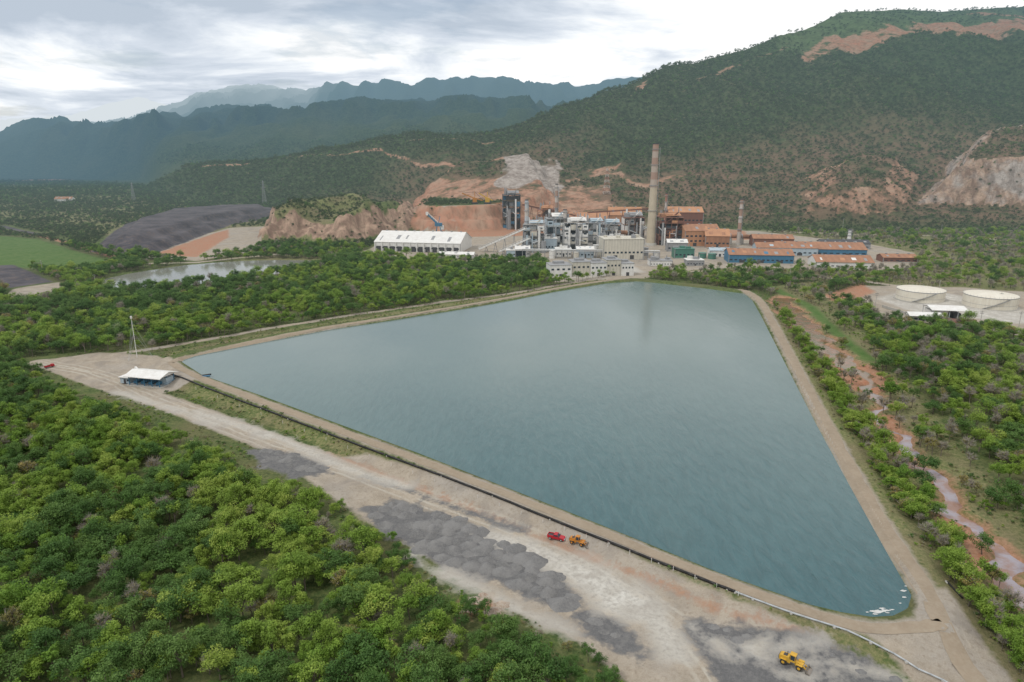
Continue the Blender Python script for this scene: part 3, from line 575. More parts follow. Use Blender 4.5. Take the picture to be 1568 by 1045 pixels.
conveyor('inclined_conveyor',P(900,352),22,P(1000,360),32,3.5,BRICKR,5,BRICKR,RUST2)
conveyor('inclined_conveyor',P(720,345),24,P(784,348),34,3,RUST2,4,BRICKR,RUST2)
conveyor('inclined_conveyor',P(800,345),28,P(880,350),16,3,BRICKR,4,BRICKR,RUST)
b=MB('pipe_rack'); p0=Vector(P(800,393)); p1=Vector(P(1010,396))
for k in range(5): 
    o=Vector((0,k*.9)); b.cyl((*(p0+o),6+(k%2)*1.2),(*(p1+o),6+(k%2)*1.2),.35,.35,[GALV,WHITE,RUST,GALV,GREEN][k],8)
for i in range(25):
    q=p0.lerp(p1,i/24); b.box(q.x,q.y,-2,.5,.5,9,GREYP); b.box(q.x,q.y+4,-2,.5,.5,9,GREYP); b.box(q.x,q.y+2,5.3,.4,5,.4,GREYP)
b.make()
def stacker():
    x,y=P(672,360); b=MB('boom_stacker'); z=-1; k=MPP(360)
    for sx in (-4,4):
        for sy in (-3,3): b.beam((x+sx,y+sy,z),(x+sx*.3,y+sy*.3,z+16),.8,BLUE)
    b.box(x,y,z+12,9,6,4,BLUE); b.box(x+4,y,z+8,5,4,5,WHITE); zt=AZ(655,328,y)[1]; xt=P(655,360)[0]
    b.beam((x+6,y,z+8),(xt,y,zt),1.8,BLUE); b.beam((x+6,y,z+11),(xt,y,zt+2.5),.6,WHITE)
    for i in range(9): f=i/9; b.beam((x+6+(xt-x-6)*f,y,z+8+(zt-z-8)*f),(x+6+(xt-x-6)*(f+.07),y,z+11+(zt+2.5-z-11)*(f+.07)),.35,WHITE)
    b.beam((x,y,z+16),(x+2,y,z+24),.7,BLUE); b.beam((x+2,y,z+24),(xt,y,zt),.25,DARK); b.box(xt,y,zt-1.5,3,3,4,WHITE); b.make()
stacker()
def bench_machine(u,v,L,mat):
    x,y=P(u,v); y+=45; z=gz(x,y); b=MB('ore_stacker'); b.box(x,y,z,9,6,2.5,DARK); b.box(x,y,z+2.5,6,4,6,mat); b.beam((x,y,z+8),(x-L,y,z+15),1.4,mat); b.beam((x,y,z+8),(x+L*.6,y,z+5),1.4,mat)
    b.beam((x,y,z+8),(x,y,z+17),.8,mat); b.beam((x,y,z+17),(x-L*.9,y,z+15),.3,DARK); b.beam((x,y,z+17),(x+L*.6,y,z+6),.3,DARK); b.make()
bench_machine(725,352,18,ORG); bench_machine(745,352,12,YEL)
def pylon(name,u,yd,vb,vt,w,ma,mb,arms=False,zb=None,th=1.0):
    a_,z1=AZ(u,vt,yd); x=a_*yd; z0=gz(x,yd) if zb is None else zb; b=MB(name); Hh=z1-z0; n=9
    for i in range(n):
        f0=i/n;f1=(i+1)/n; w0=w*(1-f0*.85)/2; w1=w*(1-f1*.85)/2; mt=ma if i%2 else mb
        cr0=[(x+sx*w0,yd+sy*w0,z0+Hh*f0) for sx,sy in ((-1,-1),(1,-1),(1,1),(-1,1))]; cr1=[(x+sx*w1,yd+sy*w1,z0+Hh*f1) for sx,sy in ((-1,-1),(1,-1),(1,1),(-1,1))]
        for k in range(4):
            b.beam(cr0[k],cr1[k],.45*th,mt); b.beam(cr0[k],cr1[(k+1)%4],.28*th,mt); b.beam(cr0[(k+1)%4],cr1[k],.28*th,mt); b.beam(cr1[k],cr1[(k+1)%4],.3*th,mt)
    if arms:
        for f in (.7,.82,.94): b.beam((x-w*.7,yd,z0+Hh*f),(x+w*.7,yd,z0+Hh*f),.5*th,mt)
    b.make()
pylon('lattice_tower',930,1120,305,258,11,STR,STW); pylon('power_pylon',402,1330,300,277,7,GREYP,GREYP,True,None,.55); pylon('power_pylon',201,1500,300,280,7,GREYP,GREYP,True,None,.55)
def upole(u,v,hp,z=-1.3):
    x,y=P(u,v,z); Hh=hp*MPP(v,z); b=MB('utility_pole'); g=gz(x,y)-.3; b.cyl((x,y,g),(x,y,g+Hh),.2,.13,CONCR,8); b.box(x,y,g+Hh*.9,2.6,.18,.18,DARK); b.box(x,y,g+Hh*.8,2.0,.18,.18,DARK)
    for s in (-1.1,0,1.1): b.cyl((x+s,y,g+Hh*.9+.18),(x+s,y,g+Hh*.9+.5),.08,.06,WHITE,6)
    b.make()
for u,v,h_ in ((66,420,22),(148,445,26),(1340,470,24),(1437,448,20),(1470,430,20),(1530,470,24),(1500,500,26),(1210,420,16),(1290,352,18),(1440,362,18),(1100,420,18),(570,400,16),(1560,500,26)): upole(u,v,h_)
x,y=P(210,548,-1.2); b=MB('guyed_mast'); b.cyl((x,y,-1.5),(x,y,20),.16,.1,WHITE,8); b.box(x,y,19.5,.7,.7,1.2,WHITE)
for z in (6,12,18):
    for k in range(3): t=k*2.1+.4; b.cyl((x,y,z),(x+7*math.cos(t),y+7*math.sin(t),-1.2),.03,.03,GALV,4)
for k in range(19): b.box(x+.25,y,k,.1,.5,.08,WHITE)
b.make()
def pump():
    x,y=P(228,590,-1.2); b=MB('pump_station'); b.M=place(x,y+3,-1.3,-14)
    b.box(0,0,-.3,19,11,.5,CONCR)
    for i in range(5):
        for j in (-4.6,0,4.6): b.box(-8+i*4,j,.2,.3,.3,4.2,BLUE)
    b.gable(0,0,4.4,18,10.5,1.5,WHITE,.7)
    for i in range(4): b.cyl((-6.5+i*4,-3.2,1.1),(-6.5+i*4,1.2,1.1),.75,.75,BLUE,12); b.box(-6.5+i*4,2,.2,1.4,1.6,1.8,DARK)
    b.box(6.5,1.5,.2,4,4.5,3,BLUEG); b.box(4.4,1.5,1,.06,1,1.6,GLASS)
    for z in (.8,1.5):
        b.box(0,-5.2,z,18,.08,.08,BLUE); b.box(9.3,0,z,.08,10,.08,BLUE)
    b.cyl((8,3,.8),(24,9,2.6),.4,.4,BLUE,10); b.cyl((6,3,.8),(23,11,2.6),.4,.4,PIPEB,10); b.make()
    b=MB('pump_annex'); b.M=place(x-11.5,y+5,-1.3,-14); b.box(0,0,0,5,5,2.8,BLUEG); b.box(0,0,2.8,6,6,.25,WHITE); b.box(0,-2.55,0,1.1,.1,2.1,DARK); b.box(1.6,-2.55,1.2,1,.1,.9,GLASS); b.make()
    b=MB('ramp_conveyor'); b.beam((x-13,y+14,2.8),(x-5,y+7,-.6),.9,WHITE); b.beam((x-13,y+14,-1.4),(x-13,y+14,2.8),.3,GALV); b.beam((x-9.5,y+11,-1.4),(x-9.5,y+11,1.2),.3,GALV); b.make()
pump()
def canopy(u,v,wp,dep,hh,rot,roof,name):
    m=MPP(v,-1.3); W=wp*m; x,y=site(u,v,dep); b=MB(name); b.M=place(x,y,-1.5,rot)
    for i in range(5):
        for j in (-1,1): b.box(-W/2+.5+(W-1)*i/4,j*(dep/2-.5),0,.3,.3,hh,GALV)
    b.gable(0,0,hh,W,dep,1.4,roof,.5); b.box(-W*.2,dep*.1,0,W*.5,dep*.6,hh*.8,WHITE); b.box(-W*.2,-dep*.2-.02,1,W*.4,.1,1.2,GLASS); b.box(W*.3,0,0,W*.2,dep*.5,hh*.6,DARK); b.make()
canopy(1444,490,50,16,6,-10,WHITE,'pump_canopy'); canopy(1412,494,46,10,4,-10,WHITE,'pump_canopy'); canopy(1466,503,44,8,3.4,-10,BRICKR,'storage_shed')
b=MB('containment_wall'); q=PL([(1350,470),(1390,482),(1470,500),(1590,512)],-1.3)
for p0,p1 in zip(q,q[1:]):
    a=Vector(p0);c=Vector(p1); d=c-a; b.M=Matrix.Translation((*a,-1.6))@Matrix.Rotation(math.atan2(d.y,d.x),4,'Z'); b.box(d.length/2,0,0,d.length-.6,.4,1.7,CONCR)
b.make()
def tube(name,pts,r,mat,dz=.35):
    b=MB(name); q=[Vector(p) for p in pts]; o=[]
    for a,c in zip(q,q[1:]):
        n=max(1,int((c-a).length/6)); o+=[a.lerp(c,k/n) for k in range(n)]
    o.append(q[-1]); o=[(p.x+random.uniform(-.12,.12),p.y,gz(p.x,p.y)+dz) for p in o]
    for i,(a,c) in enumerate(zip(o,o[1:])):
        b.cyl(a,c,r,r,mat,8)
        if i%3==0: b.box(a[0],a[1],a[2]-.7,.5,.9,.75,CONCR)
    b.make(True)
tube('black_pipeline',smooth_open(PL([(250,567),(300,588),(400,625),(520,671),(640,716),(740,755),(860,804),(980,852),(1060,884),(1125,909)],1.0)),.36,PIPEB)
tube('dike_pipeline',smooth_open(PL([(1125,909),(1200,938),(1290,966),(1360,992),(1440,1025),(1500,1060)],1.0)),.2,GALV)
tube('outfall_pipe',PL([(1450,893),(1475,915)],.8),.2,PIPEB)
b=MB('marker_posts')
for i in range(26):
    f=i/25; u=300+f*830; v=594+f*322; x,y=P(u,v,.6); g=gz(x,y); b.cyl((x,y,g-.2),(x,y,g+1.3),.07,.07,WHITE,6); b.box(x,y,g+1.3,.16,.16,.1,STR)
b.make()
def blobs(name,lst,z,mat):
    b=MB(name)
    for x,y,r in lst:
        n=14; vs=[(x+r*random.uniform(.45,1.2)*math.cos(6.283*i/n)*1.5,y+r*random.uniform(.4,1.1)*math.sin(6.283*i/n)*.7,z) for i in range(n)]; b.add(vs+[(x,y,z)],[(i,(i+1)%n,n) for i in range(n)],mat); z+=.004
    b.make()
FOAM=paint('foam',(.6,.6,.58),.8,.5)
blobs('shore_foam',[(*P(u,v),r) for u,v,r in ((1345,937,1.0),(1355,935,.8),(1335,936,.5),(1383,905,.6),(1385,915,.5),(1378,924,.3),(1366,934,.4),(1351,932,.5),(1340,941,.5),(1359,939,.35),(1387,898,.35),(1328,938,.3))],.03,FOAM)
# ---------------------------------------------------------------- vehicles
def wheel(b,x,y,z,r,w,hub=None):
    b.cyl((x,y-w/2,z),(x,y+w/2,z),r,r,TYRE,18); b.cyl((x,y-w/2-.03,z),(x,y+w/2+.03,z),r*.5,r*.5,hub or GALV,12)
def side_prism(b,prof,w,mat,y0=0,taper=0):
    n=len(prof); vs=[(x,y0-w/2,z) for x,z in prof]+[(x,y0+w/2,z) for x,z in prof]
    b.add(vs,[tuple(range(n)),tuple(range(n,2*n))[::-1]]+[(i,n+i,n+(i+1)%n,(i+1)%n) for i in range(n)],mat)
def pickup(u,v,rot,z=None):
    x,y=P(u,v,-1.2); z=gz(x,y)+.05; b=MB('red_pickup_truck'); b.M=place(x,y,z,rot)@Matrix.Scale(.92,4)
    side_prism(b,[(-2.6,.45),(-2.6,1.05),(-.75,1.1),(.85,1.12),(2.35,1.0),(2.6,.8),(2.6,.45)],1.8,REDP)
    side_prism(b,[(-.85,1.1),(-.6,1.78),(.35,1.8),(1.0,1.12)],1.6,REDP); side_prism(b,[(-.74,1.2),(-.56,1.68),(.32,1.7),(.82,1.2)],1.64,GLASS)
    b.add([(1.03,-.7,1.14),(1.03,.7,1.14),(.42,.68,1.76),(.42,-.68,1.76)],[(0,1,2,3)],GLASS)
    b.box(-1.72,0,1.06,1.55,1.45,.05,DARK)
    for s in (-1,1): b.box(-1.72,s*.82,1.05,1.75,.14,.3,REDP); b.box(2.58,s*.65,.75,.08,.35,.18,WHITE); b.box(.95,s*.98,1.15,.15,.25,.18,DARK)
    b.box(-2.58,0,1.0,.1,1.7,.35,REDP); b.box(2.62,0,.45,.15,1.7,.22,GALV); b.box(-2.66,0,.45,.15,1.6,.18,GALV)
    for wx in (-1.7,1.65):
        for s in (-1,1): wheel(b,wx,s*.82,.4,.4,.28)
    b.make()
def loader(name,u,v,rot,mat,sc=1.0):
    x,y=P(u,v,-1.2); z=gz(x,y)+.05; b=MB(name); b.M=place(x,y,z,rot)@Matrix.Scale(sc,4)
    side_prism(b,[(-3.2,.9),(-3.3,1.9),(-2.9,2.25),(-.9,2.35),(-.5,1.2),(-.6,.8)],1.7,mat); b.box(-3.35,0,1.0,.12,1.4,.9,DARK); b.box(-1.9,0,2.3,.9,1.0,.12,DARK); b.cyl((-1.6,.4,2.3),(-1.6,.4,3.1),.08,.08,DARK,8)
    b.box(-.1,0,1.3,1.4,1.5,.5,mat); b.box(-.1,0,1.8,1.3,1.35,1.35,GLASS,.92); b.box(-.1,0,3.16,1.5,1.5,.14,mat)
    for sx in (-.7,.5):
        for s in (-1,1): b.box(sx*.95,s*.68,1.8,.1,.1,1.4,mat)
    b.box(1.5,0,.7,1.9,1.1,.9,mat)
    for s in (-1,1):
        b.beam((1.1,s*.45,1.75),(2.6,s*.5,1.2),.28,mat); b.beam((2.6,s*.5,1.2),(3.5,s*.6,.6),.28,mat); b.beam((1.6,s*.2,1.1),(2.8,s*.2,1.4),.12,GALV)
    side_prism(b,[(3.3,.15),(3.25,1.15),(3.45,1.3),(3.55,.4),(4.4,.12),(4.4,.05)],2.7,STEEL)
    for s in (-1.32,1.32): side_prism(b,[(3.3,.15),(3.3,1.2),(4.35,.12)],.06,STEEL,s)
    for wx in (-2.1,1.7):
        for s in (-1,1): wheel(b,wx,s*1.05,.75,.75,.55,mat); b.box(wx,s*1.05,1.52,1.5,.6,.08,mat)
    b.make()
pickup(852,829,-22); loader('orange_wheel_loader',885,839,-28,ORG,.72); loader('yellow_wheel_loader',1214,1018,-38,YEL,.82)
def truck(u,v,rot):
    x,y=P(u,v,-1.2); z=gz(x,y); b=MB('small_red_truck'); b.M=place(x,y,z,rot)@Matrix.Scale(.7,4); side_prism(b,[(1.2,.6),(1.2,2.3),(2.6,2.3),(3.0,1.5),(3.1,.6)],2,REDP); b.add([(2.66,-.85,2.2),(2.66,.85,2.2),(3.0,.85,1.55),(3.0,-.85,1.55)],[(0,1,2,3)],GLASS)
    b.box(-1,0,.7,4.2,2.0,.25,DARK); 
    for s in (-1,1): b.box(-1,s*1,.95,4.2,.1,.7,REDP)
    b.box(-3.05,0,.95,.1,2,.7,REDP)
    for wx in (-2,2.1):
        for s in (-1,1): wheel(b,wx,s*.9,.45,.45,.3)
    b.make()
truck(76,563,60)
# ---------------------------------------------------------------- gravel heaps, rubble
def heaps(name,polys,sp,hmin,hmax,mat,seed,prob=.8,rot=-.38):
    rg=np.random.default_rng(seed); V=[];F=[]; ca,sa=math.cos(rot),math.sin(rot)
    for poly in polys:
        p=np.array(poly); cx,cy=p.mean(0); 
        for a_ in np.arange(-60,60,sp):
            for b_ in np.arange(-60,60,sp*.95):
                lx=a_+rg.uniform(-.3,.3)*sp; ly=b_+rg.uniform(-.15,.15)*sp; x=cx+lx*ca-ly*sa; y=cy+lx*sa+ly*ca
                if rg.random()>prob or sd_poly(np.array([x]),np.array([y]),poly)[0]<.5: continue
                z=gz(x,y)-.15; h_=rg.uniform(hmin,hmax); r=h_*rg.uniform(1.25,1.6); o=len(V); n=10
                ph=rg.uniform(0,6); el=rg.uniform(1,1.5); V.append((x+rg.uniform(-.2,.2),y,z+h_))
                for k,(rr,hh) in enumerate(((.3,.84),(.7,.38),(1.1,0))):
                    for i in range(n):
                        t=6.283*i/n+ph; q=r*rr*rg.uniform(.8,1.2); V.append((x+q*math.cos(t)*el,y+q*math.sin(t),z+h_*hh*rg.uniform(.85,1.1)))
                for i in range(n):
                    j=(i+1)%n; F.append((o,o+1+i,o+1+j))
                    for k in range(2): F.append((o+1+k*n+i,o+1+(k+1)*n+i,o+1+(k+1)*n+j,o+1+k*n+j))
    me=bpy.data.meshes.new(name); me.from_pydata(V,[],F); me.materials.append(mat); me.polygons.foreach_set('use_smooth',[True]*len(F)); return link(bpy.data.objects.new(name,me))
def heapmat(name,a,b_):
    m,nt=new_mat(name); t=NT(nt); p=t.pos(); n=t.noise(p,2.5,5,.7); n2=t.noise(p,.25,3,.5); bp=t.n('ShaderNodeBump'); bp.inputs['Strength'].default_value=.6; bp.inputs['Distance'].default_value=.2; t.l(n,bp.inputs['Height'])
    c=t.mix(t.mr(n,.35,.65),a,b_); c=t.mix(t.mr(n2,.4,.6,0,.5),c,tuple(q*1.3 for q in b_)); finish(t,principled(t,c,.95,.1,bp.outputs[0]).outputs[0]); return m
GM=heapmat('grey_gravel',(.13,.13,.132),(.20,.195,.188))
heaps('gravel_heaps',[PL([(565,785),(602,768),(685,788),(775,828),(850,872),(885,915),(880,938),(815,918),(755,885),(690,872),(640,845),(585,812)],GROAD)],3.9,1.1,1.9,GM,3,.8)
heaps('gravel_heaps',[PL([(382,690),(440,694),(505,718),(450,732),(398,714)],GROAD)],3.8,.8,1.4,GM,4)
heaps('gravel_heaps',[PL([(1240,982),(1320,1008),(1385,1040),(1390,1070),(1300,1040)],GROAD),PL([(1070,952),(1150,960),(1190,975),(1120,985)],GROAD),PL([(880,945),(930,950),(975,990),(940,985)],GROAD)],2.6,.45,1.0,GM,5,.6)
heaps('rubble_heaps',[PL([(700,915),(745,905),(780,930),(740,950),(700,940)],GROAD),PL([(635,850),(660,860),(650,880)],GROAD),PL([(1040,965),(1060,980),(1060,1000)],GROAD)],2.4,.4,1.2,heapmat('rubble',(.26,.17,.12),(.42,.37,.31)),6,.6)
# ---------------------------------------------------------------- trees
def leaf_mat(name,cols,hue=.03,tr=.35):
    m,nt=new_mat(name); t=NT(nt); p=t.pos(); oi=t.n('ShaderNodeObjectInfo').outputs['Random']
    big=t.noise(p,.02,3,.6)
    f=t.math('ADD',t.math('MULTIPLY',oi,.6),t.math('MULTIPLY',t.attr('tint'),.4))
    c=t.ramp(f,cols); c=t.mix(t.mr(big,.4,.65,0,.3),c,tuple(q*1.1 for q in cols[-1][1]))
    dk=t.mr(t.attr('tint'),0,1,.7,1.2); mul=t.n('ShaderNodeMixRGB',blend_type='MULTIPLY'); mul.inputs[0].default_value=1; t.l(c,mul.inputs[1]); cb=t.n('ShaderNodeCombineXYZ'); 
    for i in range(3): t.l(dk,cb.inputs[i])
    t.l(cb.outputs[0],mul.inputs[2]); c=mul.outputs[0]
    b=principled(t,c,.6,.25); tl=t.n('ShaderNodeBsdfTranslucent'); t.l(c,tl.inputs[0]); mx=t.n('ShaderNodeMixShader'); mx.inputs[0].default_value=tr; t.l(b.outputs[0],mx.inputs[1]); t.l(tl.outputs[0],mx.inputs[2])
    finish(t,mx.outputs[0]); return m
BARK=paint('bark',(.18,.15,.12),.9,.4); TWIG=paint('grey_twigs',(.30,.27,.23),.9,.3)
LBRIGHT=leaf_mat('leaves_bright',[(0,(.095,.19,.03)),(.35,(.15,.27,.035)),(.7,(.22,.33,.05)),(1,(.33,.39,.08))])
LDARK=leaf_mat('leaves_dark',[(0,(.05,.115,.03)),(.5,(.085,.175,.038)),(1,(.15,.24,.06))])
LYEL=leaf_mat('leaves_dry',[(0,(.17,.16,.06)),(.5,(.26,.25,.08)),(1,(.34,.26,.09))])
LHILL=leaf_mat('leaves_hill',[(0,(.032,.058,.024)),(.5,(.052,.085,.032)),(1,(.082,.115,.042))])
def tree_proto(coll,name,seed,H,cr,nl,ls,lm,clumps=14,flat=.75,trunkh=.35,twigs=0,limbs=5,lobes=3):
    rg=np.random.default_rng(seed); b=MB(name); th=H*trunkh
    b.cyl((0,0,-.6),(rg.uniform(-.2,.2),rg.uniform(-.2,.2),th),H*.028,H*.018,BARK,6)
    ph=rg.uniform(0,6.28); cc=[]
    for i in range(clumps):
        t=rg.uniform(0,6.283); k=math.sqrt(rg.uniform(0.02,1)); lob=1+.32*math.sin(lobes*t+ph); x=cr*.82*k*lob*math.cos(t); y=cr*.82*k*lob*math.sin(t); top=math.sqrt(max(0,1-k*k*.75))
        z=th+(H-th)*(.05+.85*top*rg.uniform(.35,1.1)); cc.append((x,y,z,cr*rg.uniform(.16,.36)))
    for i in range(limbs):
        x,y,z,r=cc[i%len(cc)]; m_=(x*.45,y*.45,th+(z-th)*.55)
        b.cyl((0,0,th*.9),m_,H*.014,H*.009,BARK,5,False); b.cyl(m_,(x,y,z),H*.009,H*.004,BARK,5,False)
    for i in range(twigs):
        x,y,z,r=cc[rg.integers(len(cc))]; d=rg.normal(size=3); d[2]=abs(d[2]); d/=np.linalg.norm(d); L=r*1.8
        b.cyl((x,y,z),(x+d[0]*L,y+d[1]*L,z+d[2]*L),.05,.015,TWIG,3,False)
        b.cyl((x*.5,y*.5,th+(z-th)*.6),(x+d[0]*.2,y+d[1]*.2,z),.06,.03,TWIG,3,False)
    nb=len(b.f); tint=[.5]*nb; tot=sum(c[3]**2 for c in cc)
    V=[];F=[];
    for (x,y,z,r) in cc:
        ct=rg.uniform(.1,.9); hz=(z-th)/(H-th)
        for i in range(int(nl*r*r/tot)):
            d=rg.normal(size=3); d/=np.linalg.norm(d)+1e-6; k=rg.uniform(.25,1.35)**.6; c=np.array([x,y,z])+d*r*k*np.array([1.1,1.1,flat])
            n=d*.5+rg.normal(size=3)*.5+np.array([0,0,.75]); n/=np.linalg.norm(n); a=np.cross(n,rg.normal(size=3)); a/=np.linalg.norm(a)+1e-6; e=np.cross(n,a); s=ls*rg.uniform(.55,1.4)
            o=len(V); V+= [tuple(c-a*s*.5),tuple(c+e*s*.34),tuple(c+a*s*.55),tuple(c-e*s*.34)]; F.append((o,o+1,o+2,o+3)); tint.append(float(np.clip(ct*.6+.25*hz+.2*d[2]+rg.uniform(-.15,.2),0,1)))  # crown shade painted into tint: lower and downward-facing leaves darker
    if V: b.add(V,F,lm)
    me=bpy.data.meshes.new(name); me.from_pydata(b.v,[],b.f)
    for mt in b.mats: me.materials.append(mt)
    me.polygons.foreach_set('material_index',b.m); at=me.attributes.new('tint','FLOAT','FACE'); at.data.foreach_set('value',tint); me.update()
    o=bpy.data.objects.new(name,me); coll.objects.link(o)
NEARC=bpy.data.collections.new('tree_kinds'); FARC=bpy.data.collections.new('far_tree_kinds')
k=0
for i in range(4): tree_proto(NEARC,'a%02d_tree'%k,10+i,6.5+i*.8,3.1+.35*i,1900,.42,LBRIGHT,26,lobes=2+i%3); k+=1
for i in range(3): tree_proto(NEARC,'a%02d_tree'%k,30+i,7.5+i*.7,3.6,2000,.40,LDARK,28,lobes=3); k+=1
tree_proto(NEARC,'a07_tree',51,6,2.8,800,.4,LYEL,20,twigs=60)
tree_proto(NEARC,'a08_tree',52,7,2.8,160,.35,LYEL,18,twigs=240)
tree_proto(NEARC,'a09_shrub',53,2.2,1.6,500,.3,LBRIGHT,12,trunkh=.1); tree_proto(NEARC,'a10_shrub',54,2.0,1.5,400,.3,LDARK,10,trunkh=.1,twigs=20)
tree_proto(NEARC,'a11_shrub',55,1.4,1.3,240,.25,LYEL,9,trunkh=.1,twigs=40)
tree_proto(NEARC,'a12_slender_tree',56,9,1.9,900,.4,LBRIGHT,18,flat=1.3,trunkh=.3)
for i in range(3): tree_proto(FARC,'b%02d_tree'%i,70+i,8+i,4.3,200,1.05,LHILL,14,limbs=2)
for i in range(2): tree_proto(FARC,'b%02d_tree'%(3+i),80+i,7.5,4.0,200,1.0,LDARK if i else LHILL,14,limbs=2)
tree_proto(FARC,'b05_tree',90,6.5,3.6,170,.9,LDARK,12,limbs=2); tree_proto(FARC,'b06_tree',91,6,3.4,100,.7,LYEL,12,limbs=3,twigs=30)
def scatter(name,X,Y,scl,idx,coll,Z=None,seed=0):
    rg=np.random.default_rng(seed+5); n=len(X); Z=height(X,Y) if Z is None else Z
    me=bpy.data.meshes.new(name); me.vertices.add(n); me.vertices.foreach_set('co',np.stack([X,Y,Z],1).ravel().astype(np.float32))
    a=me.attributes.new('rot','FLOAT_VECTOR','POINT'); a.data.foreach_set('vector',np.stack([rg.uniform(-.12,.12,n),rg.uniform(-.12,.12,n),rg.uniform(0,6.28,n)],1).ravel().astype(np.float32))
    a=me.attributes.new('scl','FLOAT_VECTOR','POINT'); a.data.foreach_set('vector',np.stack([scl*rg.uniform(.8,1.2,n),scl*rg.uniform(.8,1.2,n),scl*rg.uniform(.75,1.3,n)],1).ravel().astype(np.float32))
    a=me.attributes.new('idx','INT','POINT'); a.data.foreach_set('value',idx.astype(np.int32)); me.update()
    o=link(bpy.data.objects.new(name,me)); ng=bpy.data.node_groups.new(name+'_instancer','GeometryNodeTree')
    ng.interface.new_socket(name='Geometry',in_out='INPUT',socket_type='NodeSocketGeometry'); ng.interface.new_socket(name='Geometry',in_out='OUTPUT',socket_type='NodeSocketGeometry')
    t=NT(ng); gi=t.n('NodeGroupInput'); go=t.n('NodeGroupOutput'); ip=t.n('GeometryNodeInstanceOnPoints'); ci=t.n('GeometryNodeCollectionInfo'); ci.inputs['Collection'].default_value=coll; ci.inputs['Separate Children'].default_value=True; ci.inputs['Reset Children'].default_value=True
    def na(nm,dt): q=t.n('GeometryNodeInputNamedAttribute',data_type=dt); q.inputs['Name'].default_value=nm; return [s for s in q.outputs if s.enabled and s.name=='Attribute'][0]
    er=t.n('FunctionNodeEulerToRotation'); t.l(na('rot','FLOAT_VECTOR'),er.inputs[0])
    t.l(gi.outputs[0],ip.inputs['Points']); t.l(ci.outputs[0],ip.inputs['Instance']); ip.inputs['Pick Instance'].default_value=True
    t.l(na('idx','INT'),ip.inputs['Instance Index']); t.l(er.outputs[0],ip.inputs['Rotation']); t.l(na('scl','FLOAT_VECTOR'),ip.inputs['Scale']); t.l(ip.outputs[0],go.inputs[0])
    md=o.modifiers.new('instances','NODES'); md.node_group=ng; return o
def jgrid(x0,x1,y0,y1,sp,rg):
    gx,gy=np.meshgrid(np.arange(x0,x1,sp),np.arange(y0,y1,sp)); gx=gx.ravel()+rg.uniform(-.48,.48,gx.size)*sp; gy=gy.ravel()+rg.uniform(-.48,.48,gy.size)*sp; return gx,gy
rg=np.random.default_rng(21)
def inview(X,Y,e=.12): a=X/np.maximum(Y,1); return np.abs(a)<(.95+e)
def bare(X,Y):
    o=np.maximum.reduce([uni(X,Y,DIRT),uni(X,Y,PALE),uni(X,Y,GRAV),sd_poly(X,Y,POND2),sd_line(X,Y,CREEK,[w+1.0 for w in CRW]),uni(X,Y,BLACK),uni(X,Y,FIELD)]); return o
# near forest (lower left)
X,Y=jgrid(-420,60,70,340,3.5,rg); m=inview(X,Y)&(sd_poly(X,Y,FORESTL)+(fbm(X/12,Y/12,2,50)-.5)*9>.5)&(pond_sd(X,Y)>20); X,Y=X[m],Y[m]
m=(bare(X,Y)<-.5)&(fbm(X/9,Y/9,2,6)>.27); X,Y=X[m],Y[m]
nz=fbm(X/30,Y/30,3,12)+rg.uniform(-.2,.2,len(X)); idx=np.where(nz>.42,rg.integers(0,4,len(X)),rg.integers(4,7,len(X))); q=rg.random(len(X)); idx=np.where(q<.035,7,idx); idx=np.where((q>.035)&(q<.085),8,idx); idx=np.where((q>.085)&(q<.13),12,idx)
ed=sm(sd_poly(X,Y,FORESTL),0,10); sc=(.38+.36*ed)*rg.uniform(.5,1.35,len(X)); scatter('forest_trees',X,Y,sc,idx,NEARC,seed=1)
# mid forests
X,Y=jgrid(-800,60,335,760,5.0,rg); m=inview(X,Y)&(pond_sd(X,Y)>30); X,Y=X[m],Y[m]; m=(bare(X,Y)<-2.5)&(uni(X,Y,GRASS[1:2])<-2)&(fbm(X/14,Y/14,2,6)>.27); X,Y=X[m],Y[m]
nz=fbm(X/50,Y/50,3,14)+rg.uniform(-.25,.25,len(X)); idx=np.where(nz>.54,rg.integers(0,4,len(X)),rg.integers(4,7,len(X))); q=rg.random(len(X)); idx=np.where(q<.09,8,idx); idx=np.where((q>.09)&(q<.14),12,idx); idx=np.where((q>.14)&(q<.16),7,idx)
scatter('valley_woodland',X,Y,rg.uniform(.5,1.15,len(X)),idx,NEARC,seed=2)
# right hand woods and scrub
X,Y=jgrid(60,760,70,900,4.2,rg); m=inview(X,Y)&(pond_sd(X,Y)>19); X,Y=X[m],Y[m]; b_=bare(X,Y); g_=uni(X,Y,GRASS); yard=sd_poly(X,Y,YARD)
dens=np.where(g_>0,.5,.9)*np.where(fbm(X/22,Y/22,2,16)>.40,1,.55); near_c=sd_line(X,Y,CREEK,6); dens=np.where(near_c>0,.55,dens)
m=(b_<-.8)&(yard<-3)&(rg.random(len(X))<dens); X,Y=X[m],Y[m]; g_=g_[m]
nz=fbm(X/40,Y/40,3,17)+rg.uniform(-.25,.25,len(X)); idx=np.where(nz>.47,rg.integers(0,4,len(X)),rg.integers(4,7,len(X))); q=rg.random(len(X)); idx=np.where(q<.26,8,idx); idx=np.where((q>.26)&(q<.33),7,idx); idx=np.where((g_>0)&(q>.65),rg.integers(9,12,len(X)),idx)
scatter('woodland_scrub',X,Y,rg.uniform(.5,1.05,len(X)),idx,NEARC,seed=3)
def along(pts,sp,jit,rg):
    o=[]
    for a,c in zip(pts,pts[1:]):
        a=Vector(a);c=Vector(c); n=max(1,int((c-a).length/sp))
        for k in range(n): p=a.lerp(c,(k+rg.random())/n); o.append((p.x+rg.normal()*jit,p.y+rg.normal()*jit))
    o=np.array(o); return o[:,0],o[:,1]
